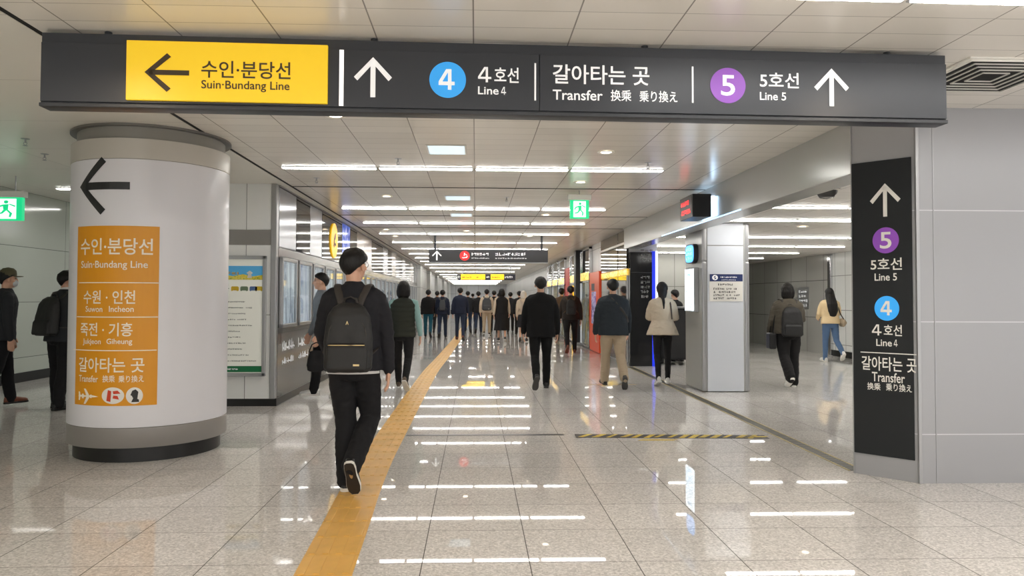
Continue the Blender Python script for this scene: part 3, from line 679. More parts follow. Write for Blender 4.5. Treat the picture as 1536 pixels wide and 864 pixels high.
# ================================================================== LEFT DISPLAY CASES
prints = [print_mat('case_print_%d' % i, c, 3.2, (1, 1.0, .28), .85, .12, 7, .9) for i, c in enumerate((
    [(70, 72, 84), (150, 155, 170), (214, 218, 226), (236, 238, 242), (130, 120, 110)], [(60, 70, 110), (150, 160, 190), (222, 224, 232), (170, 176, 190), (90, 84, 80)], [(96, 90, 86), (190, 190, 196), (226, 226, 232), (120, 130, 160), (220, 190, 120)]))]
proto = []
def case(i, y):
    k = i % 3
    if len(proto) <= k:
        t = thing('display_case', 'x', 'display case'); m = MB(); W_, H_ = .84, .95
        for x0, x1, q0, q1 in ((-W_/2, -W_/2+.05, 0, H_), (W_/2-.05, W_/2, 0, H_), (-W_/2, W_/2, 0, .05), (-W_/2, W_/2, H_-.05, H_)): m.box(x0, x1, -.05, .0, q0, q1, .008)
        m.build('frame', M_alu, t, SM)
        MB().box(-W_/2+.04, W_/2-.04, -.008, -.001, .04, H_-.04).build('lit_print', prints[k], t)
        MB().box(-W_/2+.045, W_/2-.045, -.036, -.032, .045, H_-.045).build('glass_pane', M_glass, t)
        proto.append(t)
    else: t = clone(proto[k])
    t.location = (XL, y, 1.02); t.rotation_euler.z = PI/2
    t['label'] = '%s glass display case along the left wall, counted from the poster corner' % ORD[i]; t['group'] = 'display cases on the left wall'
for i in range(24): case(i, 10.31+.94*i)
mb = MB(); mb.box(XL-.014, XL-.002, Y0, Y1, .98, 2.0); struct('wall_panel_middle', mb, mat('steel_mid', (132, 132, 131), .22, .5))
t = thing('yellow_disc_sign', 'round yellow sign with black mark on dark upper wall panel', 'sign', (XL+.002, 13.6, 2.48), PI/2)
MB().prism([(.32*math.cos(2*PI*i/48), .32*math.sin(2*PI*i/48)) for i in range(48)], -.02, 0).build('disc', mat('disc_yellow', (248, 190, 20), .35, emit=.5), t, SM)
Face(t, -.02).place('mark', M_scrib_k, (-.13, .13, -.13, .15), [[(.1, .1), (.4, 0), (.5, .5), (.8, .6), (.9, 1), (.6, .9), (.3, .6), (.2, .4)], [(.5, .2), (.9, .1), (.95, .3), (.6, .35)]], t)
for j, (y, sd) in enumerate(((10.45, 81), (11.35, 82))):
    t = thing('wall_lettering', ('etched white handwriting on the lower wall panel next to the poster corner', 'etched white handwriting on the second lower wall panel')[j], 'lettering', (XL, y, .5), PI/2)
    F = Face(t, 0); r = random.Random(sd)
    for q, (z, h_) in enumerate(((.20, .16), (.02, .10))):
        polys = []
        x = 0.0
        while x < .95:
            k = r.random(); a = r.uniform(.04, .10)
            polys.append([(x, 0), (x+.03, 0), (x+.03, r.uniform(.5, 1)), (x, r.uniform(.4, .9))] if k < .6 else [(x, .2), (x+a, .1), (x+a, .25), (x, .35)]); x += a
        F.place('handwriting', M_white, (-.36, .30, z, z+h_), polys, t)
# lettering plate far panel: blue strip in the side hall
t = thing('blue_banner', 'narrow blue upright banner with yellow top just left of the round pillar', 'banner', (at_y(109, 500, 15.8).x, 15.8, 0))
MB().box(-.14, .4, 0, .06, 0, 1.95, .01).build('panel', mat('banner_blue', (24, 110, 205), .4, emit=.15), t, SM); MB().box(-.22, .4, -.01, .07, 1.95, 2.3, .01).build('top_panel', print_mat('banner_yellow', [(60, 80, 40), (226, 196, 40), (240, 220, 90)], 9, (1, 1, 1), .2), t, SM)

# ================================================================== RIGHT SIDE SHOPS
t = thing('black_kiosk_screen', 'tall glossy black panel with faint white characters and blue lit edge', 'panel', (3.53, 15.45, 0))
MB().box(-.25, .22, 0, .16, 0, 2.42, .004).build('panel_board', mat('gloss_black', (16, 17, 20), .08), t, SM)
MB().box(-.24, .22, -.004, .01, 1.98, 1.99).build('seam', M_dkgrey, t)
MB().box(.22, .29, -.01, .16, .0, 2.44).build('blue_edge', mat('edge_blue', (30, 60, 255), .4, emit=.3), t)
MB().box(.29, .345, .0, .16, .0, 2.44).build('white_edge', mat('edge_white', (240, 246, 255), .4, emit=1.0), t)
F = Face(t, 0); F.px('faint_characters', mat('faint_white', (150, 152, 154), .5), (961, 412, 973, 448), scribble(5, 2, 91, 1)); F.px('faint_characters', mat('faint_white', (150, 152, 154)), (961, 372, 976, 393), scribble(3, 2, 92, 1))
# counter behind
P = fl(1018, 549)
t = thing('counter', 'black covered counter behind the square column', 'counter', (4.62, P.y+.45, 0))
MB().box(-.55, .75, -.35, .35, .12, 1.22, .05).build('cover', mat('black_cloth', (24, 24, 26), .6, bump=.3, bscale=8), t, SM)
MB().box(-.58, .78, -.38, .38, 1.22, 1.26, .012).build('top', mat('counter_top', (120, 120, 122), .3), t, SM)
for x in (-.45, .65):
    for y in (-.28, .28): MB().tube([(x, y, 0.01), (x, y, .13)], .04).build('foot', M_black, t)
def shop(name, label, cat, y0, y1, z0, z1, m, depth=.04):
    t = thing(name, label, cat, (XR, y0, 0), -PI/2); return t
# mirror cladding
for i, (a, b, mm, lb) in enumerate(((15.62, 16.55, M_mirror, 'polished steel wall panel next to the black panel'), (16.6, 18.85, M_mirror, 'wide polished steel wall panel between the red panel and the black panel'))):
    t = thing('steel_cladding', lb, 'wall panel', (XR-.0, (a+b)/2, 0), -PI/2, 'polished steel wall panels'); w_ = (b-a)/2
    MB().box(-w_+.01, w_-.01, -.04, 0, .05, 1.93, .004).build('lower_sheet', mm, t, SM)
    MB().box(-w_+.01, w_-.01, -.04, 0, 2.08, 2.92, .004).build('upper_sheet', mat('smoked_mirror', (92, 90, 86), .05, .85), t, SM)
    MB().box(-w_+.01, w_-.01, -.038, 0, 1.94, 2.07, .004).build('amber_reflection_band', print_mat('amber_fascia_and_reflection', [(150, 100, 30), (250, 190, 60), (255, 226, 130), (214, 140, 30)], 7, (1, 1, 1), .6), t, SM)  # amber reflection in the steel, painted as a faintly glowing band
t = thing('red_advertisement', 'tall orange red advertising panel with purple picture on the right wall', 'panel', (XR+.015, 19.7, 0), -PI/2)
MB().box(-.78, .78, -.09, 0, .02, 2.15, .006).build('board', mat('panel_red', (216, 72, 34), .3, emit=.12), t, SM)
Face(t, -.09).place('picture', print_mat('poster_purple', [(40, 50, 90), (120, 90, 170), (200, 190, 220), (60, 80, 140), (200, 120, 90)], 5, (1, 1, 1), .25), (-.45, .30, .75, 1.62), SQ, t); Face(t, -.09).place('dark_picture', mat('pict_navy', (44, 52, 70), .4), (-.45, .05, 1.64, 1.84), SQ, t)
def window_bay(y0, y1, m, label, group):
    w_ = (y1-y0)/2; t = thing('shop_window', label, 'shop window', (XR+.015, (y0+y1)/2, 0), -PI/2, group); f = MB()
    for x0, x1, q0, q1 in ((-w_, -w_+.05, .03, 2.9), (w_-.05, w_, .03, 2.9), (-w_, w_, .03, .10), (-w_, w_, 1.90, 1.96), (-w_, w_, 2.84, 2.9)): f.box(x0, x1, -.09, 0, q0, q1, .004)
    f.build('frame', M_chrome, t, SM); MB().box(-w_+.04, w_-.04, -.02, -.003, .09, 1.92).build('display_backdrop', m, t)
    MB().box(-w_+.04, w_-.04, -.06, -.055, .09, 1.92).build('glass_pane', M_glass, t); MB().box(-w_+.04, w_-.04, -.07, -.002, 1.955, 2.2).build('fascia', MATS['amber_fascia_and_reflection'], t); MB().box(-w_+.04, w_-.04, -.05, -.002, 2.2, 2.86).build('upper_glass', mat('smoked_mirror', (92, 90, 86)), t)
sp = [print_mat('goods_%d' % i, c, 4.5, (1, 1.6, .35), .5, .3, 5, .8) for i, c in enumerate(([(226, 220, 200), (240, 200, 60), (120, 120, 130), (236, 236, 232), (70, 80, 120)], [(60, 80, 150), (226, 226, 230), (250, 200, 40), (120, 110, 100), (214, 214, 218)]))]
for i, (a, b) in enumerate(((20.6, 22.4), (23.1, 24.9), (26.4, 28.4), (28.6, 30.6), (30.8, 32.8))):
    window_bay(a, b, sp[i % 2], '%s lit shop window on the right wall beyond the red panel' % ORD[i], 'shop windows on the right wall')
t = thing('steel_post', 'dark steel post standing on the right wall between shop windows', 'post', (XR-.10, 22.75, 0)); MB().box(-.09, .09, -.22, .22, .0, 2.92, .02).build('shaft', M_dkgrey, t, SM); MB().box(-.11, .11, -.25, .25, .0, .08, .01).build('foot', M_alu, t, SM)
t = thing('yellow_pillar', 'bright yellow upright light strip on the right wall', 'light strip', (XR-.09, 23.6, 0)); MB().box(-.05, .05, -.18, .18, .06, 1.85, .02).build('strip', mat('strip_yellow', (252, 196, 20), .4, emit=.7), t, SM); MB().box(-.07, .07, -.20, .20, 0, .07, .01).build('foot', M_dkgrey, t, SM)
t = thing('red_banner', 'narrow red upright banner on the right wall beyond the yellow strip', 'banner', (XR-.04, 25.6, 0)); MB().box(-.03, .03, -.5, .5, .1, 2.5, .01).build('panel', mat('banner_red', (196, 50, 50), .4, emit=.1), t, SM); MB().box(-.04, .04, -.55, .55, 0, .11, .01).build('foot', M_dkgrey, t, SM)
t = thing('framed_board', 'grey green framed board on the far right wall', 'board', (XR+.02, 36, 1.55), -PI/2); MB().box(-1.3, 1.3, -.04, 0, 0, .75, .01).build('frame', M_alu, t, SM); MB().box(-1.22, 1.22, -.046, -.03, .06, .69).build('board_face', mat('board_face', (130, 136, 124), .4), t)
# framed lettering on the passage wall
P = at_x(1205, 450, 9.1); t = thing('wall_sign', 'small pale sign with white characters on the grey passage wall', 'sign', (9.1, P.y, P.z-.2), -PI/2)
MB().box(-.35, .35, -.012, 0, -.05, .55, .003).build('plate', M_alu, t); Face(t, -.012).place('small_print', M_scrib_w, (-.25, .25, 0, .5), scribble(4, 3, 95, 1), t)

# ================================================================== FLOOR FITTINGS
cl = [(484, 864, .299), (521.5, 780, .299), (541, 735, .299), (564, 690, .299), (588, 650, .299), (607.5, 618, .299), (628, 585, .299), (647, 556, .30), (666.5, 533, .30), (687, 506, .30), (700, 485, .30), (709.5, 471, .30)]
pts = [fl(x, y) for x, y, _ in cl]; pts = [pts[0]+(pts[0]-pts[1]).normalized()*3.0]+pts
def catmull(P, n=8):
    out = []
    for i in range(len(P)-1):
        a, b, c, d = P[max(i-1, 0)], P[i], P[i+1], P[min(i+2, len(P)-1)]
        for k in range(n):
            t = k/n; out.append(.5*((2*b)+(c-a)*t+(2*a-5*b+4*c-d)*t*t+(3*b-a-3*c+d)*t**3))
    return out+[P[-1]]
path = catmull(pts)
def along(path, step):
    out = [path[0]]; acc = 0
    for a, b in zip(path, path[1:]):
        L = (b-a).length; d = step-acc
        while d <= L: out.append(a+(b-a)*(d/L)); d += step
        acc = (acc+L) % step
    return out
pp = along(path, .15)
def strip(mb, pp, o0, o1, z0, z1, i0=0, i1=None):
    P = pp[i0:i1]; vs = []; n = len(P)
    for i, p in enumerate(P):
        t = (P[min(i+1, n-1)]-P[max(i-1, 0)]).normalized(); s = Vector((t.y, -t.x, 0))
        q0, q1 = p+s*o0, p+s*o1; vs += [(q0.x, q0.y, z0), (q1.x, q1.y, z0), (q1.x, q1.y, z1), (q0.x, q0.y, z1)]
    fs = []
    for i in range(n-1):
        for k in range(4): fs.append((4*i+k, 4*i+4+k, 4*i+4+(k+1) % 4, 4*i+(k+1) % 4))
    fs += [(3, 2, 1, 0), tuple(4*(n-1)+k for k in range(4))]; mb._add(vs, fs)
t = thing('tactile_path', 'yellow tactile guiding path of ribbed tiles running down the corridor floor', 'tactile paving', tuple(pp[20][:2])+(0,))
off = Vector((pp[20].x, pp[20].y, 0)); pq = [p-off for p in pp]
m = MB()
for i in range(0, len(pq)-2, 2): strip(m, [pq[i]+(pq[i+1]-pq[i])*.02, pq[i+1], pq[i+2]-(pq[i+2]-pq[i+1])*.02], -.149, .149, .0008, .0035)
m.build('base_tiles', M_tact, t)
m = MB()
for i in range(0, min(len(pq)-2, 180), 2):
    a, b, c = pq[i], pq[i+1], pq[i+2]
    for k in range(4): strip(m, [a+(b-a)*.10, b, c-(c-b)*.10], -.1125+.075*k-.0165, -.1125+.075*k+.0165, .003, .008)
m.build('guide_ribs', M_tact, t)
# hazard tape, expansion joint, drain
a = fl(863, 654); b = fl(1150, 655.5)
yh = a.y
t = thing('hazard_tape', 'worn black and yellow hazard tape across the floor', 'tape', ((a.x+b.x)/2, (a.y+b.y)/2, 0), math.atan2(b.y-a.y, b.x-a.x)); L = (b-a).length
m = MB(); m.box(-L/2, L/2, -.10, .10, .0006, .0016); m.build('black_band', M_haz_k, t)
m = MB(); r = random.Random(5); x = -L/2+.02
while x < L/2-.16:
    w_ = r.uniform(.04, .07); q = r.uniform(-.095, -.05); m.prism([(x, q), (x+w_, q), (x+w_+.11, .098), (x+.11, .098)], .0017, .0024, 'XY'); x += r.uniform(.10, .15)
m.prism([(L/2-.28, -.05), (L/2-.02, -.02), (L/2+.03, .03), (L/2-.2, .05), (L/2-.12, .0)], .0017, .0024, 'XY')
m.build('yellow_stripes', M_haz_y, t)
a = fl(955, 660); b = fl(1016, 660); t = thing('worn_tape_piece', 'short worn yellow tape piece just in front of the hazard tape', 'tape', ((a.x+b.x)/2, a.y, 0))
MB().prism([(-.20, -.03), (.16, -.035), (.22, .02), (.05, .03), (-.15, .025)], .0006, .0016, 'XY').build('patch', M_haz_y, t)
a = fl(882, 577); b = fl(957, 578); t = thing('floor_tape', 'thin yellowish tape line on the floor beside the man in khaki trousers', 'tape', ((a.x+b.x)/2, a.y, 0)); L = (b-a).length
MB().prism([(-L/2, -.025), (L/2, -.02), (L/2-.02, .03), (-L/2+.03, .025)], .0006, .0016, 'XY').build('strip', mat('tape_tan', (176, 150, 92), .5), t)
a = fl(610, 653); b = fl(846, 653); t = thing('floor_joint_cover', 'thin dark metal joint cover across the floor left of the hazard tape', 'joint cover', ((a.x+b.x)/2, a.y, 0)); L = (b-a).length
MB().box(-L/2, L/2, -.035, .035, .0006, .003).build('strip', mat('joint_dark', (84, 84, 88), .3, .3), t)
a = fl(1285, 706); b = fl(946, 550.5); d = b-a; L = d.length
t = thing('drain_channel', 'long floor drain channel with slotted grate and worn yellow edges', 'drain', (a.x, a.y, 0), math.atan2(d.y, d.x))
m = MB(); m.box(0, L, -.07, -.052, .0006, .004); m.box(0, L, .052, .07, .0006, .004); m.build('edge_rails', mat('drain_yellow', (168, 152, 96), .4, .2, var=.35, bscale=6), t)
MB().box(0, L, -.052, .052, .0004, .0014).build('channel', mat('drain_dark', (58, 56, 52), .5), t)
m = MB(); x = .02
while x < L: m.box(x, x+.018, -.05, .05, .0014, .0036); x += .045
m.build('grate', mat('drain_grey', (122, 120, 112), .35, .4), t)
# ================================================================== PEOPLE
def remesh(mb, voxel, smooth=4, fac=.5):
    me = mb.mesh('tmp'); o = bpy.data.objects.new('tmp', me); C.objects.link(o)
    md = o.modifiers.new('r', 'REMESH'); md.mode = 'VOXEL'; md.voxel_size = voxel; md.use_smooth_shade = True
    if smooth: s = o.modifiers.new('s', 'SMOOTH'); s.factor = fac; s.iterations = smooth
    dg = bpy.context.evaluated_depsgraph_get(); dg.update()
    res = bpy.data.meshes.new_from_object(o.evaluated_get(dg))
    bpy.data.objects.remove(o); bpy.data.meshes.remove(me); res.shade_smooth(); return res
def wrinkle(me, amp, freq, seed=0, aniso=(1, 1, 1)):
    off = Vector((seed*3.1, seed*1.7, seed)); nn = [v.normal.copy() for v in me.vertices]
    for v, n in zip(me.vertices, nn):
        q = Vector((v.co.x*aniso[0], v.co.y*aniso[1], v.co.z*aniso[2]))*freq+off
        k = noise.noise(q)+.5*noise.noise(q*2.3); ridge = 1-abs(noise.noise(q*1.2+Vector((5, 2, 1))))*2
        v.co += n*(amp*(k*.6+ridge*.5))
SKIN = mat('skin', (214, 168, 142), .5, var=.04, bscale=30)
M_hair = mat('black_hair', (19, 16, 15), .46, bump=.5, bscale=60, stretch=(3, 3, .25), spec=.35)
M_hair_w = mat('white_hair', (226, 222, 214), .5, bump=.6, bscale=60, stretch=(3, 3, .25))
M_eye = mat('eye_dark', (24, 20, 18), .2); M_mask = mat('face_mask', (226, 228, 230), .7); M_lens = mat('spectacle_black', (20, 20, 20), .3)
def cloth(name, col, var=.06): return mat('cloth_'+name, col, .82, bump=.25, bscale=420, var=var, spec=.3)
def rot_x(a): return Matrix.Rotation(a, 3, 'X')
def pose_default(kind='walkR', **k):
    """angles in degrees; L/R legs: flex (forward), knee; arms: flex, abduct, elbow; heel = heel lift"""
    P = dict(Lh=18, Lk=4, Lf=-6, Rh=-14, Rk=28, Rf=38, La=-12, Lb=7, Le=14, Ra=14, Rb=7, Re=16, lean=3, spread=.5, turn=0, Ltw=0, Rtw=0)
    if kind == 'walkL': P.update(Lh=-14, Lk=28, Lf=38, Rh=18, Rk=4, Rf=-6, La=14, Le=16, Ra=-12, Re=14)
    if kind == 'stand': P.update(Lh=3, Lk=3, Lf=0, Rh=-3, Rk=3, Rf=0, La=2, Le=10, Ra=3, Re=10)
    if kind == 'stepR': P.update(Lh=9, Lk=3, Lf=-2, Rh=-8, Rk=16, Rf=20)
    if kind == 'stepL': P.update(Rh=9, Rk=3, Rf=-2, Lh=-8, Lk=16, Lf=20)
    P.update(k); return P
def D(*a): return [math.radians(x) for x in a]
class Person:
    def __init__(s, label, px, py, h=1.75, face=0, pose=None, build=1.0, vox=.012, loc=None, group=None):
        """px, py: where the feet stand; face: degrees clockwise from walking straight away down the corridor"""
        s.k = h/1.75; s.b = build; s.vox = vox; P = s.P = pose or pose_default()
        g = fl(px, py) if loc is None else Vector(loc); s.seed = int(px) % 50
        k = s.k; b = .5+.5*build; hipz = .935*k
        J = s.J = {}
        lean = math.radians(P['lean']); tw = lambda v: v
        J['pel'] = Vector((0, 0, hipz)); up = Vector((0, math.sin(lean), math.cos(lean)))
        s.up = up
        sp = lambda z: J['pel']+up*((z-.935)*k)
        s.sp = sp
        for S, sg_ in (('L', -1), ('R', 1)):
            a, kn = D(P[S+'h'], P[S+'k']); ab = P['spread']*.06
            hip = J['pel']+Vector((sg_*.088*k*b, 0, -.015*k)); J[S+'hip'] = hip
            J[S+'kn'] = hip+Vector((sg_*math.sin(ab), math.sin(a), -math.cos(a))).normalized()*(.425*k)
            J[S+'an'] = J[S+'kn']+Vector((sg_*math.sin(ab*.3), math.sin(a-kn), -math.cos(a-kn))).normalized()*(.42*k)
            if S+'K' in P: J[S+'kn'] = Vector(P[S+'K'])*k; J[S+'an'] = Vector(P[S+'A'])*k
            sh = sp(1.415)+Vector((sg_*.178*k*b, 0, 0)); J[S+'sh'] = sh
            f, bd, el = D(P[S+'a'], P[S+'b'], P[S+'e'])
            d1 = Vector((sg_*math.sin(bd), math.sin(f)*math.cos(bd), -math.cos(f)*math.cos(bd))); J[S+'el'] = sh+d1*(.285*k)
            f2 = f+el; tw_ = math.radians(P.get(S+'tw', 0)); bd2 = bd*.35
            d2 = Vector((sg_*math.sin(bd2), math.sin(f2), -math.cos(f2))); d2 = Matrix.Rotation(sg_*tw_, 3, 'Z') @ d2; d2.normalize(); J[S+'wr'] = J[S+'el']+d2*(.255*k); J[S+'d'] = d2
        # feet on the ground
        low = 9
        for S in 'LR':
            A = rot_x(-math.radians(P[S+'f']))
            for q in ((0, -.075, -.088), (0, .19, -.088), (0, .12, -.088)): low = min(low, (J[S+'an']+A @ (Vector(q)*k)).z)
        dz = -low+.001
        for key, v in J.items():
            if key not in ('Ld', 'Rd'): J[key] = v+Vector((0, 0, dz))
        s.rz = -math.radians(face)
        s.root = thing('person', label, 'person', (g.x, g.y, 0), s.rz, group)
        s.head = sp(1.635)+Vector((0, .012*k, 0)); s.neck = sp(1.44)
        s.nose_turn = math.radians(P['turn'])
    def Rh(s): return Matrix.Rotation(-s.nose_turn, 3, 'Z')
    def hand(s, mb, S):
        k = s.k*1.0; sg_ = -1 if S == 'L' else 1; w = s.J[S+'wr']; d = s.J[S+'d']
        zc = -d; yc = Vector((0, 1, 0)); yc = (yc-zc*yc.dot(zc)); yc.normalize(); xc = yc.cross(zc)
        T = lambda x, y, z: w+(xc*(x*-sg_*-1*-1) if False else xc*(x*sg_))*k+yc*y*k+zc*z*k
        # palm side is towards the body: x negative
        mb.tube([T(0, 0, .02), T(0, 0, -.02), T(-.002, .002, -.055), T(-.006, .0, -.095)], [(.020*k, .027*k), (.018*k, .030*k), (.016*k, .040*k), (.012*k, .038*k)], 10, ref=xc)
        for y, L_, r in ((.029, .082, .0092), (.010, .092, .0095), (-.010, .086, .0092), (-.028, .068, .0082)):
            r = max(r, s.vox*1.05)
            mb.tube([T(-.006, y, -.085), T(-.010, y*1.05, -.095-L_*.35), T(-.022, y*1.05, -.095-L_*.68), T(-.038, y*1.02, -.095-L_*.92)], [r*k, r*k, r*.95*k, r*.8*k], 8, ref=xc)
        r = max(.0105, s.vox*1.05)
        mb.tube([T(-.004, .022, -.02), T(-.016, .046, -.052), T(-.022, .056, -.082), T(-.028, .056, -.108)], [.014*k, .012*k, r*k, r*.85*k], 8, ref=xc)
    def body(s, skin=None, bare_legs=False):
        J, k, b = s.J, s.k, s.b; mb = MB(); R_ = s.Rh(); h = s.head; HT = lambda x, y, z: h+R_ @ (Vector((x, y, z))*k)
        # head
        mb.ball(HT(0, -.010, .022), (.074*k, .094*k, .098*k), R_, 20, 14); mb.ball(HT(0, .030, -.03), (.058*k, .060*k, .085*k), R_, 16, 12); mb.ball(HT(0, .055, -.088), (.026*k, .024*k, .024*k), R_, 12, 8)
        mb.tube([HT(0, .080, .018), HT(0, .094, -.012), HT(0, .098, -.026)], [.008*k, .012*k, .015*k], 8); mb.ball(HT(0, .083, -.055), (.022*k, .010*k, .009*k), R_, 10, 8); mb.ball(HT(0, .076, .034), (.05*k, .012*k, .01*k), R_, 12, 8)
        for sg_ in (-1, 1):
            mb.ball(HT(sg_*.084, -.006, -.014), (.013*k, .020*k, .033*k), R_ @ Matrix.Rotation(sg_*.35, 3, 'Z'), 10, 8); mb.ball(HT(sg_*.05, .045, -.02), (.022*k, .025*k, .022*k), R_, 10, 8)
        n = s.neck; mb.tube([n-s.up*.05*k, n+s.up*.05*k, HT(0, -.02, -.07), HT(0, -.015, .0)], [(.075*k, .065*k), (.056*k, .058*k), (.053*k, .058*k), (.05*k, .055*k)], 14)
        mb.tube([s.sp2(z) for z in (.93, .98, 1.08, 1.22, 1.34, 1.40, 1.45)], [(a*k*(.4+.6*b), c*k*(.4+.6*b)) for a, c in ((.12, .08), (.135, .09), (.13, .09), (.145, .1), (.155, .1), (.14, .08), (.08, .06))], 18)
        for S in 'LR':
            mb.tube([J[S+'sh']+Vector((0, 0, -.03*k)), J[S+'el'], J[S+'wr']], [.034*k, .034*k, .0245*k], 12); s.hand(mb, S)
            mid = (J[S+'kn']+J[S+'an'])/2+Vector((0, -.012*k, .03*k))
            mb.tube([J[S+'hip'], J[S+'kn'], mid, J[S+'an']], [.060*k, .042*k, .040*k, .031*k], 12)
            A = rot_x(-math.radians(s.P[S+'f'])); an = J[S+'an']; mb.tube([an+A @ (Vector(q)*k) for q in ((0, -.03, -.045), (0, .06, -.055), (0, .14, -.066))], [(.028*k, .026*k), (.03*k, .02*k), (.026*k, .012*k)], 10)
        vox = min(s.vox*.62, .0085); me = remesh(mb, vox, 2, .5); s.bodyo = link('body', me, skin or SKIN, s.root)
        for sg_ in (-1, 1):
            MB().ball(HT(sg_*.031, .0735, .010), (.011*k, .0065*k, .006*k), R_, 12, 8).build('eye', M_eye, s.root, PI)
            MB().tube([HT(sg_*.016, .083, .031), HT(sg_*.034, .081, .035), HT(sg_*.048, .070, .030)], [.0035*k]*3, 6).build('eyebrow', M_hair, s.root, PI)
    def sp2(s, z): return s.J['pel']+s.up*((z-.935)*s.k)
    def hair(s, style='short', m=None, fringe=.35):
        k = s.k; m = m or M_hair; R_ = s.Rh(); h = s.head; HT = lambda x, y, z: h+R_ @ (Vector((x, y, z))*k); mb = MB()
        # scalp cap: an outer and an inner shell whose lower edge follows the hairline
        n, q = 40, 14; vs = []; fs = []
        def lim(a):    # a = 0 front, PI back
            t = .5-.5*math.cos(a); side = math.sin(a)**2
            return math.radians((34 if fringe else 42)*(1-t)**3 - 60*t**(3.0 if style in ('short', 'cap', 'beanie') else 2.0) + (0 if style in ('short', 'cap', 'beanie') else -4)*side + 4*noise.noise(Vector((math.sin(a)*5, math.cos(a)*5, s.seed))))
        for sh in (0, 1):
            for j in range(q+1):
                for i in range(n):
                    a = 2*PI*i/n; e0 = lim(a); e = PI/2-(PI/2-e0)*j/q
                    t = .5-.5*math.cos(a); rx, ry, rz = (.101, .117, .113) if sh == 0 else (.070, .086, .090)
                    p = Vector((math.cos(e)*math.sin(a)*rx, math.cos(e)*math.cos(a)*ry-.010, math.sin(e)*rz+.020))
                    if sh == 0:
                        g = noise.noise(Vector((p.x*60+s.seed, p.y*60, p.z*14))); p *= 1+.055*g+.03*noise.noise(p*22+Vector((s.seed, 0, 0)))
                        if j > q-3: p.x *= .985-.02*(j-q+3)*(t > .5); p.y *= .985
                    vs.append(HT(*p))
        W_ = (q+1)*n
        for sh in (0, 1):
            for j in range(q):
                for i in range(n):
                    i2 = (i+1) % n; f = (sh*W_+j*n+i, sh*W_+(j+1)*n+i, sh*W_+(j+1)*n+i2, sh*W_+j*n+i2); fs.append(f if sh == 0 else f[::-1])
        for i in range(n): i2 = (i+1) % n; fs.append((q*n+i, W_+q*n+i, W_+q*n+i2, q*n+i2))
        mb._add(vs, fs)
        if style in ('short', 'crop', 'cap', 'beanie'):
            me = mb.mesh('hair'); me.shade_smooth()
        else:
            mb.ball(HT(0, -.02, .03), (.088*k, .100*k, .108*k), R_, 20, 14)
            if style == 'bob':
                mb.tube([HT(0, -.03, .05), HT(0, -.045, -.03), HT(0, -.045, -.10), HT(0, -.035, -.155)], [(.098*k, .09*k), (.114*k, .084*k), (.110*k, .070*k), (.074*k, .045*k)], 18)
            if style == 'long':
                mb.tube([HT(0, -.03, .05), HT(0, -.05, -.05), HT(0, -.105, -.16), HT(0, -.165, -.27), HT(.01, -.185, -.42), HT(.01, -.18, -.54)], [(.096*k, .085*k), (.112*k, .072*k), (.122*k, .055*k), (.128*k, .045*k), (.120*k, .040*k), (.075*k, .025*k)], 18)
            if style == 'midlong':
                mb.tube([HT(0, -.03, .05), HT(0, -.05, -.05), HT(0, -.07, -.14), HT(.0, -.088, -.21)], [(.088*k, .08*k), (.084*k, .066*k), (.062*k, .042*k), (.028*k, .022*k)], 18); mb.tube([HT(0, -.095, -.13), HT(.008, -.155, -.23), HT(.006, -.175, -.33)], [.030*k, .024*k, .012*k], 8)
            if style == 'nape':
                mb.tube([HT(0, -.03, .05), HT(0, -.045, -.03), HT(0, -.05, -.10), HT(0, -.06, -.16)], [(.088*k, .085*k), (.092*k, .072*k), (.06*k, .05*k), (.035*k, .025*k)], 18)
            me = remesh(mb, max(.0065, s.vox*.7), 3); wrinkle(me, .004*k, 60, s.seed, (1, 1, .2))
            # keep the face clear: nothing of the hair hangs before the ears
        link('hair', me, m, s.root)
        if style in ('cap', 'beanie'):
            c = MB(); c.lathe([(.096*k, -.0), (.098*k, .03*k), (.09*k, .075*k), (.06*k, .105*k), (0, .118*k)], 28)
            o = c.build('cap', cloth('cap_olive', (92, 86, 66)) if style == 'cap' else cloth('beanie', (40, 40, 44)), s.root, PI); o.location = HT(0, -.005, .035); o.rotation_euler.z = -s.nose_turn
            if style == 'cap':
                v = MB(); v.ball((0, .10*k, .0), (.075*k, .075*k, .008*k)); p_ = v.build('visor', MATS['cloth_cap_olive'], o, PI)
    def top(s, m, hem=.86, fit=1.0, sleeve_m=None, flare=0.0, name='jacket', collar=True, wr=.006, short=False, sleeveless=False, cuff=1.0):
        J, k, b = s.J, s.k, s.b*fit; mb = MB()
        prof = [(hem, .192+flare, .140+flare*.8), (hem+.10, .188+flare*.6, .136+flare*.5), (1.08, .178, .126), (1.22, .188, .132), (1.33, .200, .132), (1.39, .196, .118), (1.43, .166, .100), (1.462, .122, .086), (1.490, .080, .074)]
        prof = [p for i, p in enumerate(prof) if i == 0 or p[0] > prof[0][0]+.03]
        prof = [p for i, p in enumerate(prof) if not (i == 1 and prof[0][0]+.10 > 1.06)]
        mb.tube([s.sp2(z)+Vector((0, -.004*k, 0)) for z, _, _ in prof], [(a*k*b, c*k*b) for _, a, c in prof], 24, caps=False)
        if collar: mb.tube([s.sp2(1.45), s.sp2(1.485)+Vector((0, -.004*k, 0)), s.sp2(1.515)+Vector((0, -.006*k, 0))], [(.082*k, .078*k), (.070*k, .072*k), (.066*k, .068*k)], 18, caps=False)
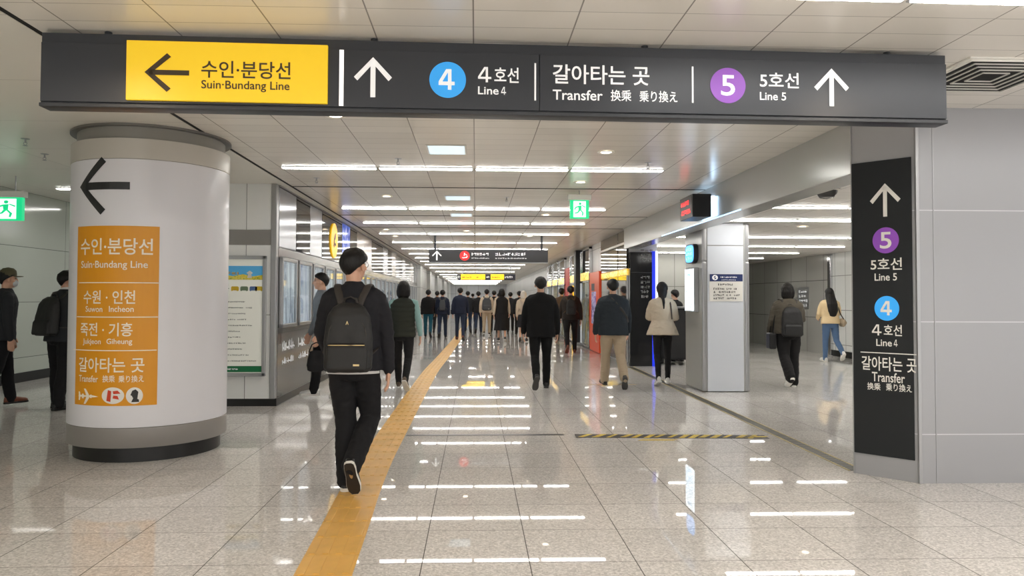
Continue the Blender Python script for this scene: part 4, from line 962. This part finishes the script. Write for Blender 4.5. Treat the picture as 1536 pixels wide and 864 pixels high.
        def sleeve(t):
            for S in 'LR':
                sg_ = -1 if S == 'L' else 1; sh, el, w_ = J[S+'sh'], J[S+'el'], J[S+'wr']
                ch = sh+Vector((-sg_*.05*k, 0, .01*k)); m1 = sh*.5+el*.5; m2 = el*.5+w_*.5; f = fit
                if short: t.tube([ch, sh, m1, el], [.070*k*f, .071*k*f, .066*k*f, .060*k*f], 14)
                else: t.tube([ch, sh+Vector((-sg_*.012*k, 0, -.028*k)), m1, el, m2, w_+(w_-el).normalized()*.012*k], [.056*k*f, .066*k*f, .064*k*f, .058*k*f, .052*k*f, .043*k*f*cuff], 16)
        if sleeve_m is None and not sleeveless: sleeve(mb)
        me = remesh(mb, s.vox, 7); wrinkle(me, wr*k, 11, s.seed, (1, 1, 1.6)); s.topo = link(name, me, m, s.root)
        if sleeve_m is not None:
            for q in 'LR':
                t = MB(); sh, el, w_ = J[q+'sh'], J[q+'el'], J[q+'wr']; sg_ = -1 if q == 'L' else 1; ch = sh+Vector((-sg_*.05*k, 0, .01*k))
                t.tube([ch, sh, sh*.5+el*.5, el, el*.5+w_*.5, w_], [.055*k, .062*k, .056*k, .052*k, .046*k, .038*k], 16); me = remesh(t, s.vox, 4); wrinkle(me, wr*k, 13, s.seed); link('sleeve', me, sleeve_m, s.root)
    def trousers(s, m, width=1.0, hemw=1.0, name='trousers', wr=.006, length=1.0):
        J, k, b = s.J, s.k, .4+.6*s.b; mb = MB()
        mb.tube([s.sp2(z) for z in (.80, .90, .98, 1.05)], [(.11*k*b, .105*k*b), (.170*k*b, .124*k*b), (.165*k*b, .118*k*b), (.150*k*b, .108*k*b)], 22, caps=False)
        for S in 'LR':
            h_, kn, an = J[S+'hip'], J[S+'kn'], J[S+'an']; d = (an-kn).normalized(); hem = an+d*(.035 if length >= 1 else -.06)*k
            mid = kn*.5+an*.5+Vector((0, -.012*k, 0))
            mb.tube([h_+Vector((0, 0, .03*k)), h_*.55+kn*.45, kn, mid, hem], [(.094*k*b, .105*k*b), (.086*k*width*b, .092*k*b), (.067*k*width, .072*k*width), (.064*k*width*(.5+.5*hemw), .072*k*width), (.054*k*width*hemw, .066*k*width*hemw)], 18)
        me = remesh(mb, s.vox, 4); wrinkle(me, wr*k, 13, s.seed+7, (1, 1, 1.5)); link(name, me, m, s.root)
    def skirt(s, m, z0=.45, w0=.26, name='skirt', top=1.06):
        k = s.k; mb = MB(); base = s.J['pel']
        mb.tube([s.sp2(top), s.sp2(.95), s.sp2(.75 if z0 < .7 else .85), Vector((0, -.01, z0*k))], [(.150*k, .108*k), (.18*k, .13*k), (.21*k, .16*k), (w0*k, w0*.8*k)], 24, caps=False)
        me = remesh(mb, s.vox, 4); wrinkle(me, .010*k, 7, s.seed, (2.2, 2.2, .35)); link(name, me, m, s.root)
    def shoes(s, m, sole=None, socks=None, big=1.0):
        for S in 'LR':
            k = s.k*big; A = rot_x(-math.radians(s.P[S+'f'])); an = s.J[S+'an']; sg_ = -1 if S == 'L' else 1; yaw = Matrix.Rotation(-sg_*.10, 3, 'Z')
            T = lambda x, y, z: an+A @ (yaw @ (Vector((x, y, z))*k))
            sec = [(-.078, .020, .045), (-.066, .032, .082), (-.03, .036, .105), (.02, .037, .098), (.07, .042, .070), (.12, .046, .056), (.165, .040, .046), (.192, .022, .030)]
            n = 14; vs = []; fs = []
            for y, w_, h_ in sec:
                for i in range(n):
                    a = 2*PI*i/n; cx = math.copysign(abs(math.cos(a))**.75, math.cos(a)); sz = math.copysign(abs(math.sin(a))**.7, math.sin(a)); zz = h_*.5+h_*.5*sz
                    vs.append(T(cx*w_*(1-.28*max(0, sz)), y, -.072+zz))
            for j in range(len(sec)-1):
                for i in range(n): i2 = (i+1) % n; fs.append((j*n+i, j*n+i2, (j+1)*n+i2, (j+1)*n+i))
            fs += [tuple(range(n-1, -1, -1)), tuple((len(sec)-1)*n+i for i in range(n))]
            mb = MB(); mb._add(vs, fs); o = mb.build('shoe', m, s.root, SM)
            pts = [(.018, -.083), (.034, -.070), (.040, -.03), (.038, .03), (.046, .09), (.049, .125), (.042, .172), (.022, .198)]; poly = pts+[(-x, y) for x, y in pts[::-1]]
            sb = MB(); nn = len(poly); sb._add([T(x, y, -.088) for x, y in poly]+[T(x*1.02, y, -.064) for x, y in poly], [list(range(nn-1, -1, -1)), list(range(nn, 2*nn))]+[[i, (i+1) % nn, (i+1) % nn+nn, i+nn] for i in range(nn)])
            so = sb.build('sole', sole or M_black, o)
            if s.vox < .01:
                tb = MB(); tb._add([T(x*.96, y*.985+.001, -.0895) for x, y in poly]+[T(x*.96, y*.985+.001, -.0875) for x, y in poly], [list(range(nn-1, -1, -1)), list(range(nn, 2*nn))]+[[i, (i+1) % nn, (i+1) % nn+nn, i+nn] for i in range(nn)])
                tb.build('tread', mat('tread_dark', (44, 38, 34), .7), o)
                lb = MB(); pl = [(.012*math.cos(2*PI*i/16), .02+.034*math.sin(2*PI*i/16)) for i in range(16)]; lb._add([T(x, y, -.0905) for x, y in pl]+[T(x, y, -.0885) for x, y in pl], [list(range(15, -1, -1)), list(range(16, 32))]+[[i, (i+1) % 16, (i+1) % 16+16, i+16] for i in range(16)])
                lb.build('sole_patch', mat('patch_tan', (176, 140, 92), .6), o)
            if socks: MB().tube([an+Vector((0, 0, -.03*k)), an+(s.J[S+'kn']-an)*.14], [.043*k, .042*k], 12).build('sock', socks, o, PI)
    def pt(s, x, y, z):
        """point on the upright torso in canonical metres"""
        return s.sp2(z)+Vector((x*s.k, y*s.k, 0))
    def own(s, name, label, cat, base):
        """another thing carried by this person; its root sits at base (torso coordinates of the person)"""
        Rz = Matrix.Rotation(s.rz, 3, 'Z'); wpos = s.root.location+Rz @ base
        return thing(name, label, cat, tuple(wpos), s.rz), base
    def backpack(s, label, m, w_=.15, z0=.93, z1=1.40, depth=.14, zipm=None, pocket=True, strapm=None, badge=None, off=.135):
        k = s.k; zb_ = z0; t, base = s.own('backpack', label, 'backpack', s.pt(0, -off-depth*.5, z0)); L = lambda v: v-base
        mb = MB(); zs = [z0, z0+.03, (z0+z1)/2, z1-.09, z1-.03, z1]; ws = [.84, 1, 1.0, .88, .66, .34]; ds = [.8, 1, .95, .8, .6, .3]
        n = 28; vs = []; fs = []
        for z, a, d in zip(zs, ws, ds):
            for i in range(n):
                q = 2*PI*i/n; cx = math.copysign(abs(math.cos(q))**.6, math.cos(q)); cy = math.copysign(abs(math.sin(q))**.6, math.sin(q))
                vs.append(L(s.pt(cx*w_*a, -off-depth*.5+cy*depth*.5*d+(1-d)*depth*.25, z)))
        for j in range(len(zs)-1):
            for i in range(n): i2 = (i+1) % n; fs.append((j*n+i, j*n+i2, (j+1)*n+i2, (j+1)*n+i))
        fs += [tuple(range(n-1, -1, -1)), tuple((len(zs)-1)*n+i for i in range(n))]; mb._add(vs, fs)
        me = remesh(mb, max(.008, s.vox*.8), 4); wrinkle(me, .004*k, 12, s.seed); link('pack_body', me, m, t)
        yb = -off-depth
        if pocket:
            p_ = MB(); n = 24; vs = []; fs = []; zz = [z0+.01, z0+.03, z0+.17, z0+.205]; aa = [.8, .86, .84, .72]; dd = [.6, 1, 1, .5]
            for z, a, d in zip(zz, aa, dd):
                for i in range(n):
                    q = 2*PI*i/n; cx = math.copysign(abs(math.cos(q))**.5, math.cos(q)); cy = math.copysign(abs(math.sin(q))**.5, math.sin(q)); vs.append(L(s.pt(cx*w_*a, yb+.012+cy*.032*d, z)))
            for j in range(3):
                for i in range(n): i2 = (i+1) % n; fs.append((j*n+i, j*n+i2, (j+1)*n+i2, (j+1)*n+i))
            fs += [tuple(range(n-1, -1, -1)), tuple(3*n+i for i in range(n))]; p_._add(vs, fs); me = remesh(p_, max(.007, s.vox*.7), 3); pk = link('front_pocket', me, m, t)
            if zipm: MB().tube([L(s.pt(x, yb-.012-.010*(1-(x/w_)**2), z0+.192)) for x in (-w_*.74, -w_*.4, 0, w_*.4, w_*.74)], [.0035*k]*5, 6).build('zipper', zipm, pk, PI)
            if zipm:
                MB().tube([L(s.pt(w_*x, yb+.012+.05*max(0, z-z0-.33)/.12+.012*x*x, z)) for x, z in ((-.80, z0+.22), (-.74, z0+.30), (-.55, z0+.365), (-.25, z0+.395), (0, z0+.402), (.25, z0+.395), (.55, z0+.365), (.74, z0+.30), (.80, z0+.22))], [.004*k]*9, 6).build('top_seam', strapm or m, t, PI)
                c = L(s.pt(0, yb+.022, z0+.345)); MB().prism([(c.x-.010, c.z-.012), (c.x-.006, c.z-.012), (c.x, c.z+.004), (c.x+.006, c.z-.012), (c.x+.010, c.z-.012), (c.x+.002, c.z+.013), (c.x-.002, c.z+.013)], c.y-.02, c.y+.02).build('emblem', zipm, t)
            if badge: c = L(s.pt(w_*.42, yb-.018, z0+.055)); MB().box(c.x-.022, c.x+.022, c.y-.006, c.y+.004, c.z-.007, c.z+.007, .002).build('label_plate', badge, pk)
            for sx in (-1, 1): MB().tube([L(s.pt(sx*w_*.35, yb+.03, z1-.10)), L(s.pt(sx*w_*.75, yb+.055, z1-.16)), L(s.pt(sx*w_*.92, yb+.06, z0+.24))], [.0045*k]*3, 6).build('seam_piping', strapm or m, t, PI)
        MB().tube([L(s.pt(x, -off-.012-.03*math.sin(a_)*.3, z1-.012+.055*math.sin(a_))) for x, a_ in ((-.05, 0), (-.042, .8), (0, PI/2), (.042, PI-.8), (.05, PI))], [(.011*k, .006*k)]*5, 8).build('carry_handle', strapm or m, t, PI)
        for S, sx in (('L', -1), ('R', 1)):
            sb = MB(); P_ = [(.055, -off-.02, z1-.035), (.085, -.118, 1.415), (.108, -.065, 1.478), (.115, -.005, 1.492), (.12, .07, 1.462), (.125, .132, 1.38), (.128, .150, 1.25), (.145, .135, 1.12), (.185, .06, 1.05), (.178, -.06, 1.03), (.13, -off-.02, z0+.10)]
            q = s.b; sb.tube([L(s.pt(sx*x*(.3+.7*q), y*(q if y > -.1 else 1), z)) for x, y, z in P_], [(.027*k, .008*k)]*7+[(.014*k, .006*k)]*4, 10); sb.build('strap', strapm or m, t, PI)
        return t
# ---- the people of the photograph
W = pose_default
blk = cloth('black', (24, 24, 27), .1); blk2 = cloth('soft_black', (30, 29, 30), .1); char = cloth('charcoal', (44, 46, 50)); navy = cloth('navy', (34, 40, 58)); dnavy = cloth('dark_slate', (44, 50, 56))
beige = cloth('beige', (206, 190, 168)); khaki = cloth('khaki', (178, 160, 136)); teal = cloth('pale_teal', (150, 186, 184)); jean = cloth('teal_jeans', (36, 92, 110)); jean2 = cloth('blue_jeans', (86, 112, 146)); dkjean = cloth('dark_jeans', (40, 50, 70))
vest = cloth('vest_green', (52, 55, 48)); grey = cloth('grey', (112, 114, 114)); olive = cloth('olive_grey', (88, 82, 72)); cream = cloth('cream_knit', (226, 202, 160)); brown = cloth('brown', (92, 74, 58))
packm = mat('pack_nylon', (25, 25, 26), .55, bump=.15, bscale=500); strapm = mat('pack_strap', (54, 49, 46), .6, bump=.2, bscale=500); gold = mat('gold_zip', (214, 190, 140), .3, .8)
shw = mat('white_shoe', (226, 226, 222), .5); shk = mat('black_shoe', (28, 28, 28), .4); shb = mat('brown_shoe', (120, 66, 46), .45); solw = mat('white_sole', (230, 228, 222), .5)

# man with the backpack on the tactile path
P = W(lean=2, La=6, Lb=11, Le=42, Ltw=12, Ra=0, Rb=11, Re=7, turn=30, spread=.2, LK=(-.060, .06, .50), LA=(-.048, .03, .085), Lf=0, RK=(.115, .11, .51), RA=(.030, -.175, .225), Rf=62)
m1 = Person('man in black suit jacket with black backpack walking on the yellow tactile path', 528, 737, 1.77, 0, P, 1.02, .0085)
m1.root.location.z = .008; m1.body(); m1.hair('short'); m1.trousers(blk, 1.12, 1.1)
m1.top(cloth('jacket_black', (33, 33, 38), .08), .865, 1.06, wr=.006)
MB().tube([m1.sp2(.846), m1.sp2(.90)], [(.196, .146), (.19, .138)], 28, caps=False).build('shirt_hem', cloth('shirt_white', (222, 222, 222)), m1.root, PI)
m1.shoes(shk, solw)
for q in (0, 1):
    S = 'LR'[q]; an = m1.J[S+'an']
R_ = m1.Rh(); HT = lambda x, y, z: m1.head+R_ @ Vector((x, y, z))
g_ = MB()
for sx in (-1, 1):
    g_.tube([HT(sx*.080, -.005, .012), HT(sx*.078, .05, .014), HT(sx*.060, .088, .014)], [.0022]*3, 6); g_.tube([HT(sx*.034+.026*math.cos(a), .090-.03*abs(sx*.034+.026*math.cos(a)), .008+.020*math.sin(a)) for a in [2*PI*i/16 for i in range(17)]], [.0022]*17, 6)
g_.tube([HT(-.010, .090, .012), HT(.010, .090, .012)], [.0022]*2, 6); g_.build('spectacles', M_lens, m1.root, PI)
m1.backpack('black backpack with gold zip worn by the man on the tactile path', packm, .168, .875, 1.36, .15, gold, True, strapm, gold)

# mask wearing man half hidden behind him, facing the wall
P = W('stepL', La=4, Le=10, Ra=4, Re=18, turn=10)
q = Person('grey jacketed man with bare face beside the left wall, partly behind the backpack man', 484, 597, 1.74, -112, P, 1.0, .012)
q.body(); q.hair('short'); q.trousers(blk, 1.0); q.top(cloth('pale_grey', (128, 132, 136)), .88, 1.0); q.shoes(shw, solw)
t, base = q.own('handbag', 'black bag held by the grey jacketed man at the left wall', 'bag', q.J['Lwr']+q.J['Ld']*.12+Vector((0, 0, -.40)))
m = MB(); m.tube([(0, 0, .02), (0, 0, .10), (0, 0, .22), (0, 0, .29)], [(.028, .12), (.045, .135), (.035, .115), (.012, .095)], 16); me = remesh(m, .012, 3); link('bag_body', me, cloth('bag_black', (28, 28, 30)), t); MB().tube([(0, -.10, .28), (0, -.06, .38), (0, 0, .41), (0, .06, .38), (0, .10, .28)], [.009]*5, 8).build('handle', blk, t, PI)

# woman in the quilted vest
P = W('walkR', La=4, Ra=-6, Re=20, Rb=14, Lb=9, Rh=-12, Rk=34, Rf=40)
q = Person('woman in dark quilted vest over pale teal sleeves walking right of the backpack man', 604, 584, 1.69, 4, P, 1.04, .011)
q.body(); q.hair('bob'); q.trousers(blk2, .95, .9); q.shoes(mat('patterned_shoe', (104, 88, 74), .5, var=.4, bscale=60), solw)
q.top(cloth('vest_green', (52, 55, 48)), .855, 1.04, sleeve_m=teal, wr=.003, name='quilted_vest')
me = q.topo.data; nn = [v.normal.copy() for v in me.vertices]
for v, n_ in zip(me.vertices, nn): v.co += n_*(.010*abs(math.sin((v.co.z)*PI/.075))-.004)

# black suit man in the middle
P = W('walkL', La=2, Lb=12, Ra=-4, Rb=12, Re=8, Le=12, Lh=-10, Lk=36, Lf=52, Rh=10, spread=.2)
q = Person('man in plain black suit walking alone in the middle of the corridor', 811, 583, 1.75, 0, P, 1.12, .010)
q.body(); q.hair('short'); q.trousers(cloth('suit_black', (14, 14, 15), .1), 1.0); q.top(cloth('suit_black', (14, 14, 15)), .80, 1.08, wr=.003); q.shoes(shk, mat('grey_sole', (72, 70, 68), .6))

# slate jacket and khaki trousers
P = W('walkR', La=-4, Lb=13, Le=20, Ra=8, Rb=13, Re=16, Rh=-10, Rk=34, Rf=52, spread=.3)
q = Person('man in dark slate jacket and khaki trousers with a strap across his back', 920, 581, 1.73, 0, P, 1.16, .010)
q.body(); q.hair('short'); q.trousers(khaki, 1.12, 1.1); q.top(dnavy, .84, 1.12, wr=.006); q.shoes(shk, mat('grey_sole', (72, 70, 68)))
t, base = q.own('crossbody_bag', 'black crossbody strap over the slate jacket of the man in khaki trousers', 'bag', q.pt(.22, .02, .95)); L = lambda v: v-base
MB().tube([L(q.pt(*v)) for v in ((-.075, -.055, 1.485), (-.05, -.125, 1.44), (.02, -.163, 1.36), (.12, -.165, 1.25), (.20, -.10, 1.14), (.242, .0, 1.05), (.19, .13, 1.02))], [(.022*q.k, .006)]*7, 10, ref=(.7, 0, .7)).build('strap', strapm, t, PI)
MB().box(-.06, .05, .07, .16, 0, .17, .02).build('pouch', packm, t)

# woman in the beige jacket
P = W('stepL', La=10, Lb=10, Le=78, Ra=4, Rb=12, Re=80, Ltw=25, Rtw=25)
q = Person('woman in short beige jacket and black trousers walking beside the black panel', 994, 578, 1.66, 6, P, .98, .010)
q.body(); q.hair('midlong'); q.trousers(blk2, .88, .85); q.top(beige, .84, 1.08, flare=.075, wr=.007); q.shoes(shw, solw)
t, base = q.own('shoulder_bag', 'brown shoulder strap on the right shoulder of the woman in beige jacket', 'bag', q.pt(.15, .14, .98)); L = lambda v: v-base
MB().tube([L(q.pt(*v)) for v in ((.145, -.13, 1.12), (.135, -.142, 1.25), (.125, -.125, 1.38), (.118, -.03, 1.47), (.12, .06, 1.45), (.14, .15, 1.30), (.15, .17, 1.12))], [(.011, .005)]*7, 8).build('strap', mat('strap_brown', (62, 48, 42), .5), t, PI)
MB().box(-.10, .10, .03, .11, -.02, .2, .02).build('pouch', mat('strap_brown', (62, 48, 42)), t)

# woman with backpack in the passage
P = W('walkL', La=4, Lb=12, Le=30, Ra=6, Rb=12, Re=70, Rtw=25, Lh=-14, Lk=30, Lf=34, Rh=8, Ltw=5)
q = Person('woman in olive grey jumper with black backpack walking into the right passage', 1183, 581, 1.66, 4, P, 1.16, .010)
q.body(); q.hair('bob'); q.trousers(blk2, 1.25, 1.15); q.top(olive, .90, 1.10, wr=.007); q.shoes(shw, solw)
q.backpack('black backpack on the woman in olive grey jumper', packm, .175, .86, 1.36, .13, None, True, strapm)
t, base = q.own('shoulder_bag', 'small black bag hanging at the left side of the woman in olive grey jumper', 'bag', q.pt(-.30, -.02, .64)); L = lambda v: v-base
m = MB(); m.box(-.055, .055, -.10, .10, 0, .26, .02); link('bag_body', remesh(m, .010, 3), mat('bag_leather', (26, 26, 28), .4), t); MB().tube([(0, -.08, .25), L(q.pt(-.25, -.05, 1.15)), L(q.pt(-.15, -.02, 1.475)), L(q.pt(-.25, .06, 1.15)), (0, .08, .25)], [.008]*5, 8).build('strap', blk, t, PI)

# woman with very long hair
P = W('walkR', La=6, Lb=12, Le=60, Ra=10, Rb=12, Re=70, Ltw=20, Rtw=20, Rh=-12, Rk=36, Rf=40, Lh=6)
q = Person('woman with very long black hair, cream knit top and blue jeans in the right passage', 1246, 543, 1.66, 2, P, 1.04, .011)
q.body(); q.hair('long'); q.trousers(jean2, .95, .9); q.top(cream, .90, 1.06, wr=.005, flare=.015); q.shoes(shw, solw)
t, base = q.own('tote_bag', 'beige shoulder bag on the right side of the long haired woman', 'bag', q.pt(.25, -.08, .88)); L = lambda v: v-base
m = MB(); m.tube([(-.02, -.16, .07), (0, -.06, .05), (0, .06, .05), (0.02, .16, .08)], [(.03, .05), (.05, .10), (.05, .10), (.03, .05)], 14); m.tube([(0, -.1, .05), (0, .1, .05)], [.06, .06]); link('bag_body', remesh(m, .011, 3), khaki, t)
MB().tube([(0, -.13, .08), L(q.pt(.19, -.12, 1.15)), L(q.pt(.135, -.06, 1.45)), L(q.pt(.13, .02, 1.475)), L(q.pt(.20, .06, 1.2)), (0, .13, .08)], [.012]*6, 8).build('strap', mat('strap_dark', (50, 42, 38), .6), t, PI)

# left hall: man with cap and mask, man with backpack
P = W('stepR', La=4, Lb=8, Le=10, Ra=0, Rb=9, Re=6)
q = Person('man in olive cap, white mask and dark jacket at the left end of the hall', 2, 611, 1.74, 52, P, 1.04, .011)
q.body(); q.hair('cap'); q.trousers(blk, 1.0); q.top(char, .84, 1.05); q.shoes(shb, M_black)
R_ = q.Rh(); m = MB(); h = q.head; m.ball(h+R_ @ Vector((0, .062, -.052)), (.060, .048, .050), R_); link('face_mask', remesh(m, .009, 2), M_mask, q.root)
P = W('stand', La=10, Lb=9, Le=55, Ra=10, Rb=9, Re=50, Lh=6, Rh=-6, turn=18, lean=6, spread=1)
q = Person('man in dark grey suit with black backpack standing behind the round pillar', 89, 613, 1.75, 22, P, 1.06, .011)
q.body(); q.hair('short'); q.trousers(blk, 1.05); q.top(char, .84, 1.06); q.shoes(shk)
q.backpack('black backpack on the man standing behind the round pillar', packm, .165, .93, 1.42, .16, None, True, strapm)
MB().tube([q.sp2(1.50), q.sp2(1.53)], [(.060, .062), (.058, .060)], 18).build('shirt_collar', cloth('shirt_white', (222, 222, 222)), q.root, PI)

# middle distance group
V = .013
q = Person('man in black jacket and teal jeans, leftmost of the walkers far along the tactile path', 642, 506, 1.74, 0, W('walkR'), 1.06, V); q.body(); q.hair('short'); q.trousers(jean, .95); q.top(blk2, .86, 1.06); q.shoes(shk)
q = Person('man in navy top and jeans with a small grey backpack beside the tactile path', 663.5, 507, 1.73, 0, W('walkL'), 1.04, V); q.body(); q.hair('short'); q.trousers(dkjean, 1.0); q.top(navy, .86, 1.04); q.shoes(shk)
q.backpack('small dark backpack with grey print on the man in navy beside the tactile path', mat('pack_grey', (66, 68, 72), .6), .11, 1.02, 1.40, .10, None, False)
q = Person('man in plain navy sweatshirt and dark jeans walking on the far tactile path', 690, 510.5, 1.75, 0, W('stepR', Lb=11, Rb=11), 1.06, V); q.body(); q.hair('short'); q.trousers(dkjean, .95); q.top(navy, .86, 1.06); q.shoes(shb)
q = Person('man in pale sleeves and beige trousers with a charcoal backpack in mid corridor', 730, 503.5, 1.74, 0, W('stepL', Lb=10, Rb=10), 1.06, V); q.body(); q.hair('short'); q.trousers(khaki, 1.0); q.top(beige, .86, 1.06); q.shoes(shk, solw)
q.backpack('charcoal backpack with white tag on the man in beige trousers', mat('pack_charcoal', (62, 64, 68), .6), .18, .95, 1.42, .13, None, True, None, M_vinyl_white)
q = Person('woman in long black pinafore dress over pale sleeves in mid corridor', 752.5, 513, 1.70, 0, W('stepR', Lb=13, Rb=13, Lh=5, Rh=-5), 1.06, V); q.body(); q.hair('bob'); q.top(blk2, .90, 1.04, sleeve_m=beige, name='dress_bodice'); q.skirt(blk2, .40, .27, 'dress_skirt'); q.shoes(shk, solw)
q = Person('white haired woman with pale jacket and dark skirt behind the black suit man', 785, 513, 1.64, 6, W('stepL'), 1.0, V); q.body(); q.hair('bob', M_hair_w); q.top(beige, .92, 1.02); q.skirt(char, .52, .24); q.shoes(shk)
t, base = q.own('backpack', 'x', 'backpack', q.pt(0, -.2, 1.0)); bpy.data.objects.remove(t); q.backpack('small pale backpack on the white haired woman', mat('pack_pale', (190, 172, 156), .6), .09, 1.02, 1.34, .09, None, False)
q = Person('man in black jacket with dark backpack and brown shoes near the yellow light strip', 856, 529, 1.74, 3, W('walkL', Lb=11, Rb=13, Ra=-8, Lh=-10, Rh=8), 1.12, .012); q.body(); q.hair('short'); q.trousers(blk2, 1.0); q.top(cloth('dark_brown', (50, 44, 40)), .86, 1.08); q.shoes(shb, shb)
q.backpack('dark backpack on the man with brown shoes', packm, .13, 1.0, 1.40, .12, None, True, brown)
q = Person('man in dark cap and brown jacket just left of the man with brown shoes', 842.5, 512, 1.76, 0, W('walkR'), 1.08, V); q.body(); q.hair('beanie'); q.trousers(blk2, 1.0); q.top(brown, .86, 1.06); q.shoes(shk)
for px, py, hh, kind, tm, bm_, lb in ((655.5, 499, 1.73, 'walkL', char, blk2, 'distant person in charcoal top between the two leftmost walkers'), (701.5, 498, 1.74, 'walkR', char, dkjean, 'distant person in dark top just right of the navy sweatshirt man'),
                                     (717.5, 499.5, 1.72, 'walkL', blk2, dkjean, 'distant person in black top just left of the charcoal backpack'), (741, 499, 1.76, 'walkR', blk2, blk2, 'distant person in black between the charcoal backpack and the pinafore dress'),
                                     (765.5, 498, 1.70, 'walkL', char, blk2, 'distant person in dark top just right of the pinafore dress'), (779, 503, 1.72, 'walkR', blk2, blk2, 'distant person in black top just left of the white haired woman'),
                                     (748, 485, 1.73, 'walkR', navy, blk2, 'small distant person in navy far behind the pinafore dress'), (709, 484, 1.72, 'walkL', grey, dkjean, 'small distant person in grey far down the corridor near its end')):
    q = Person(lb, px, py, hh, 0, W(kind), 1.05, .015); q.body(); q.hair('short'); q.trousers(bm_, 1.0); q.top(tm, .86, 1.06); q.shoes(shk)
q = Person('person in dark clothes behind the black counter', 0, 0, 1.62, -30, W('stand'), 1.0, .013, loc=(4.62, 16.75, 0)); q.body(); q.hair('short'); q.trousers(blk2); q.top(blk2, .86, 1.04); q.shoes(shk)
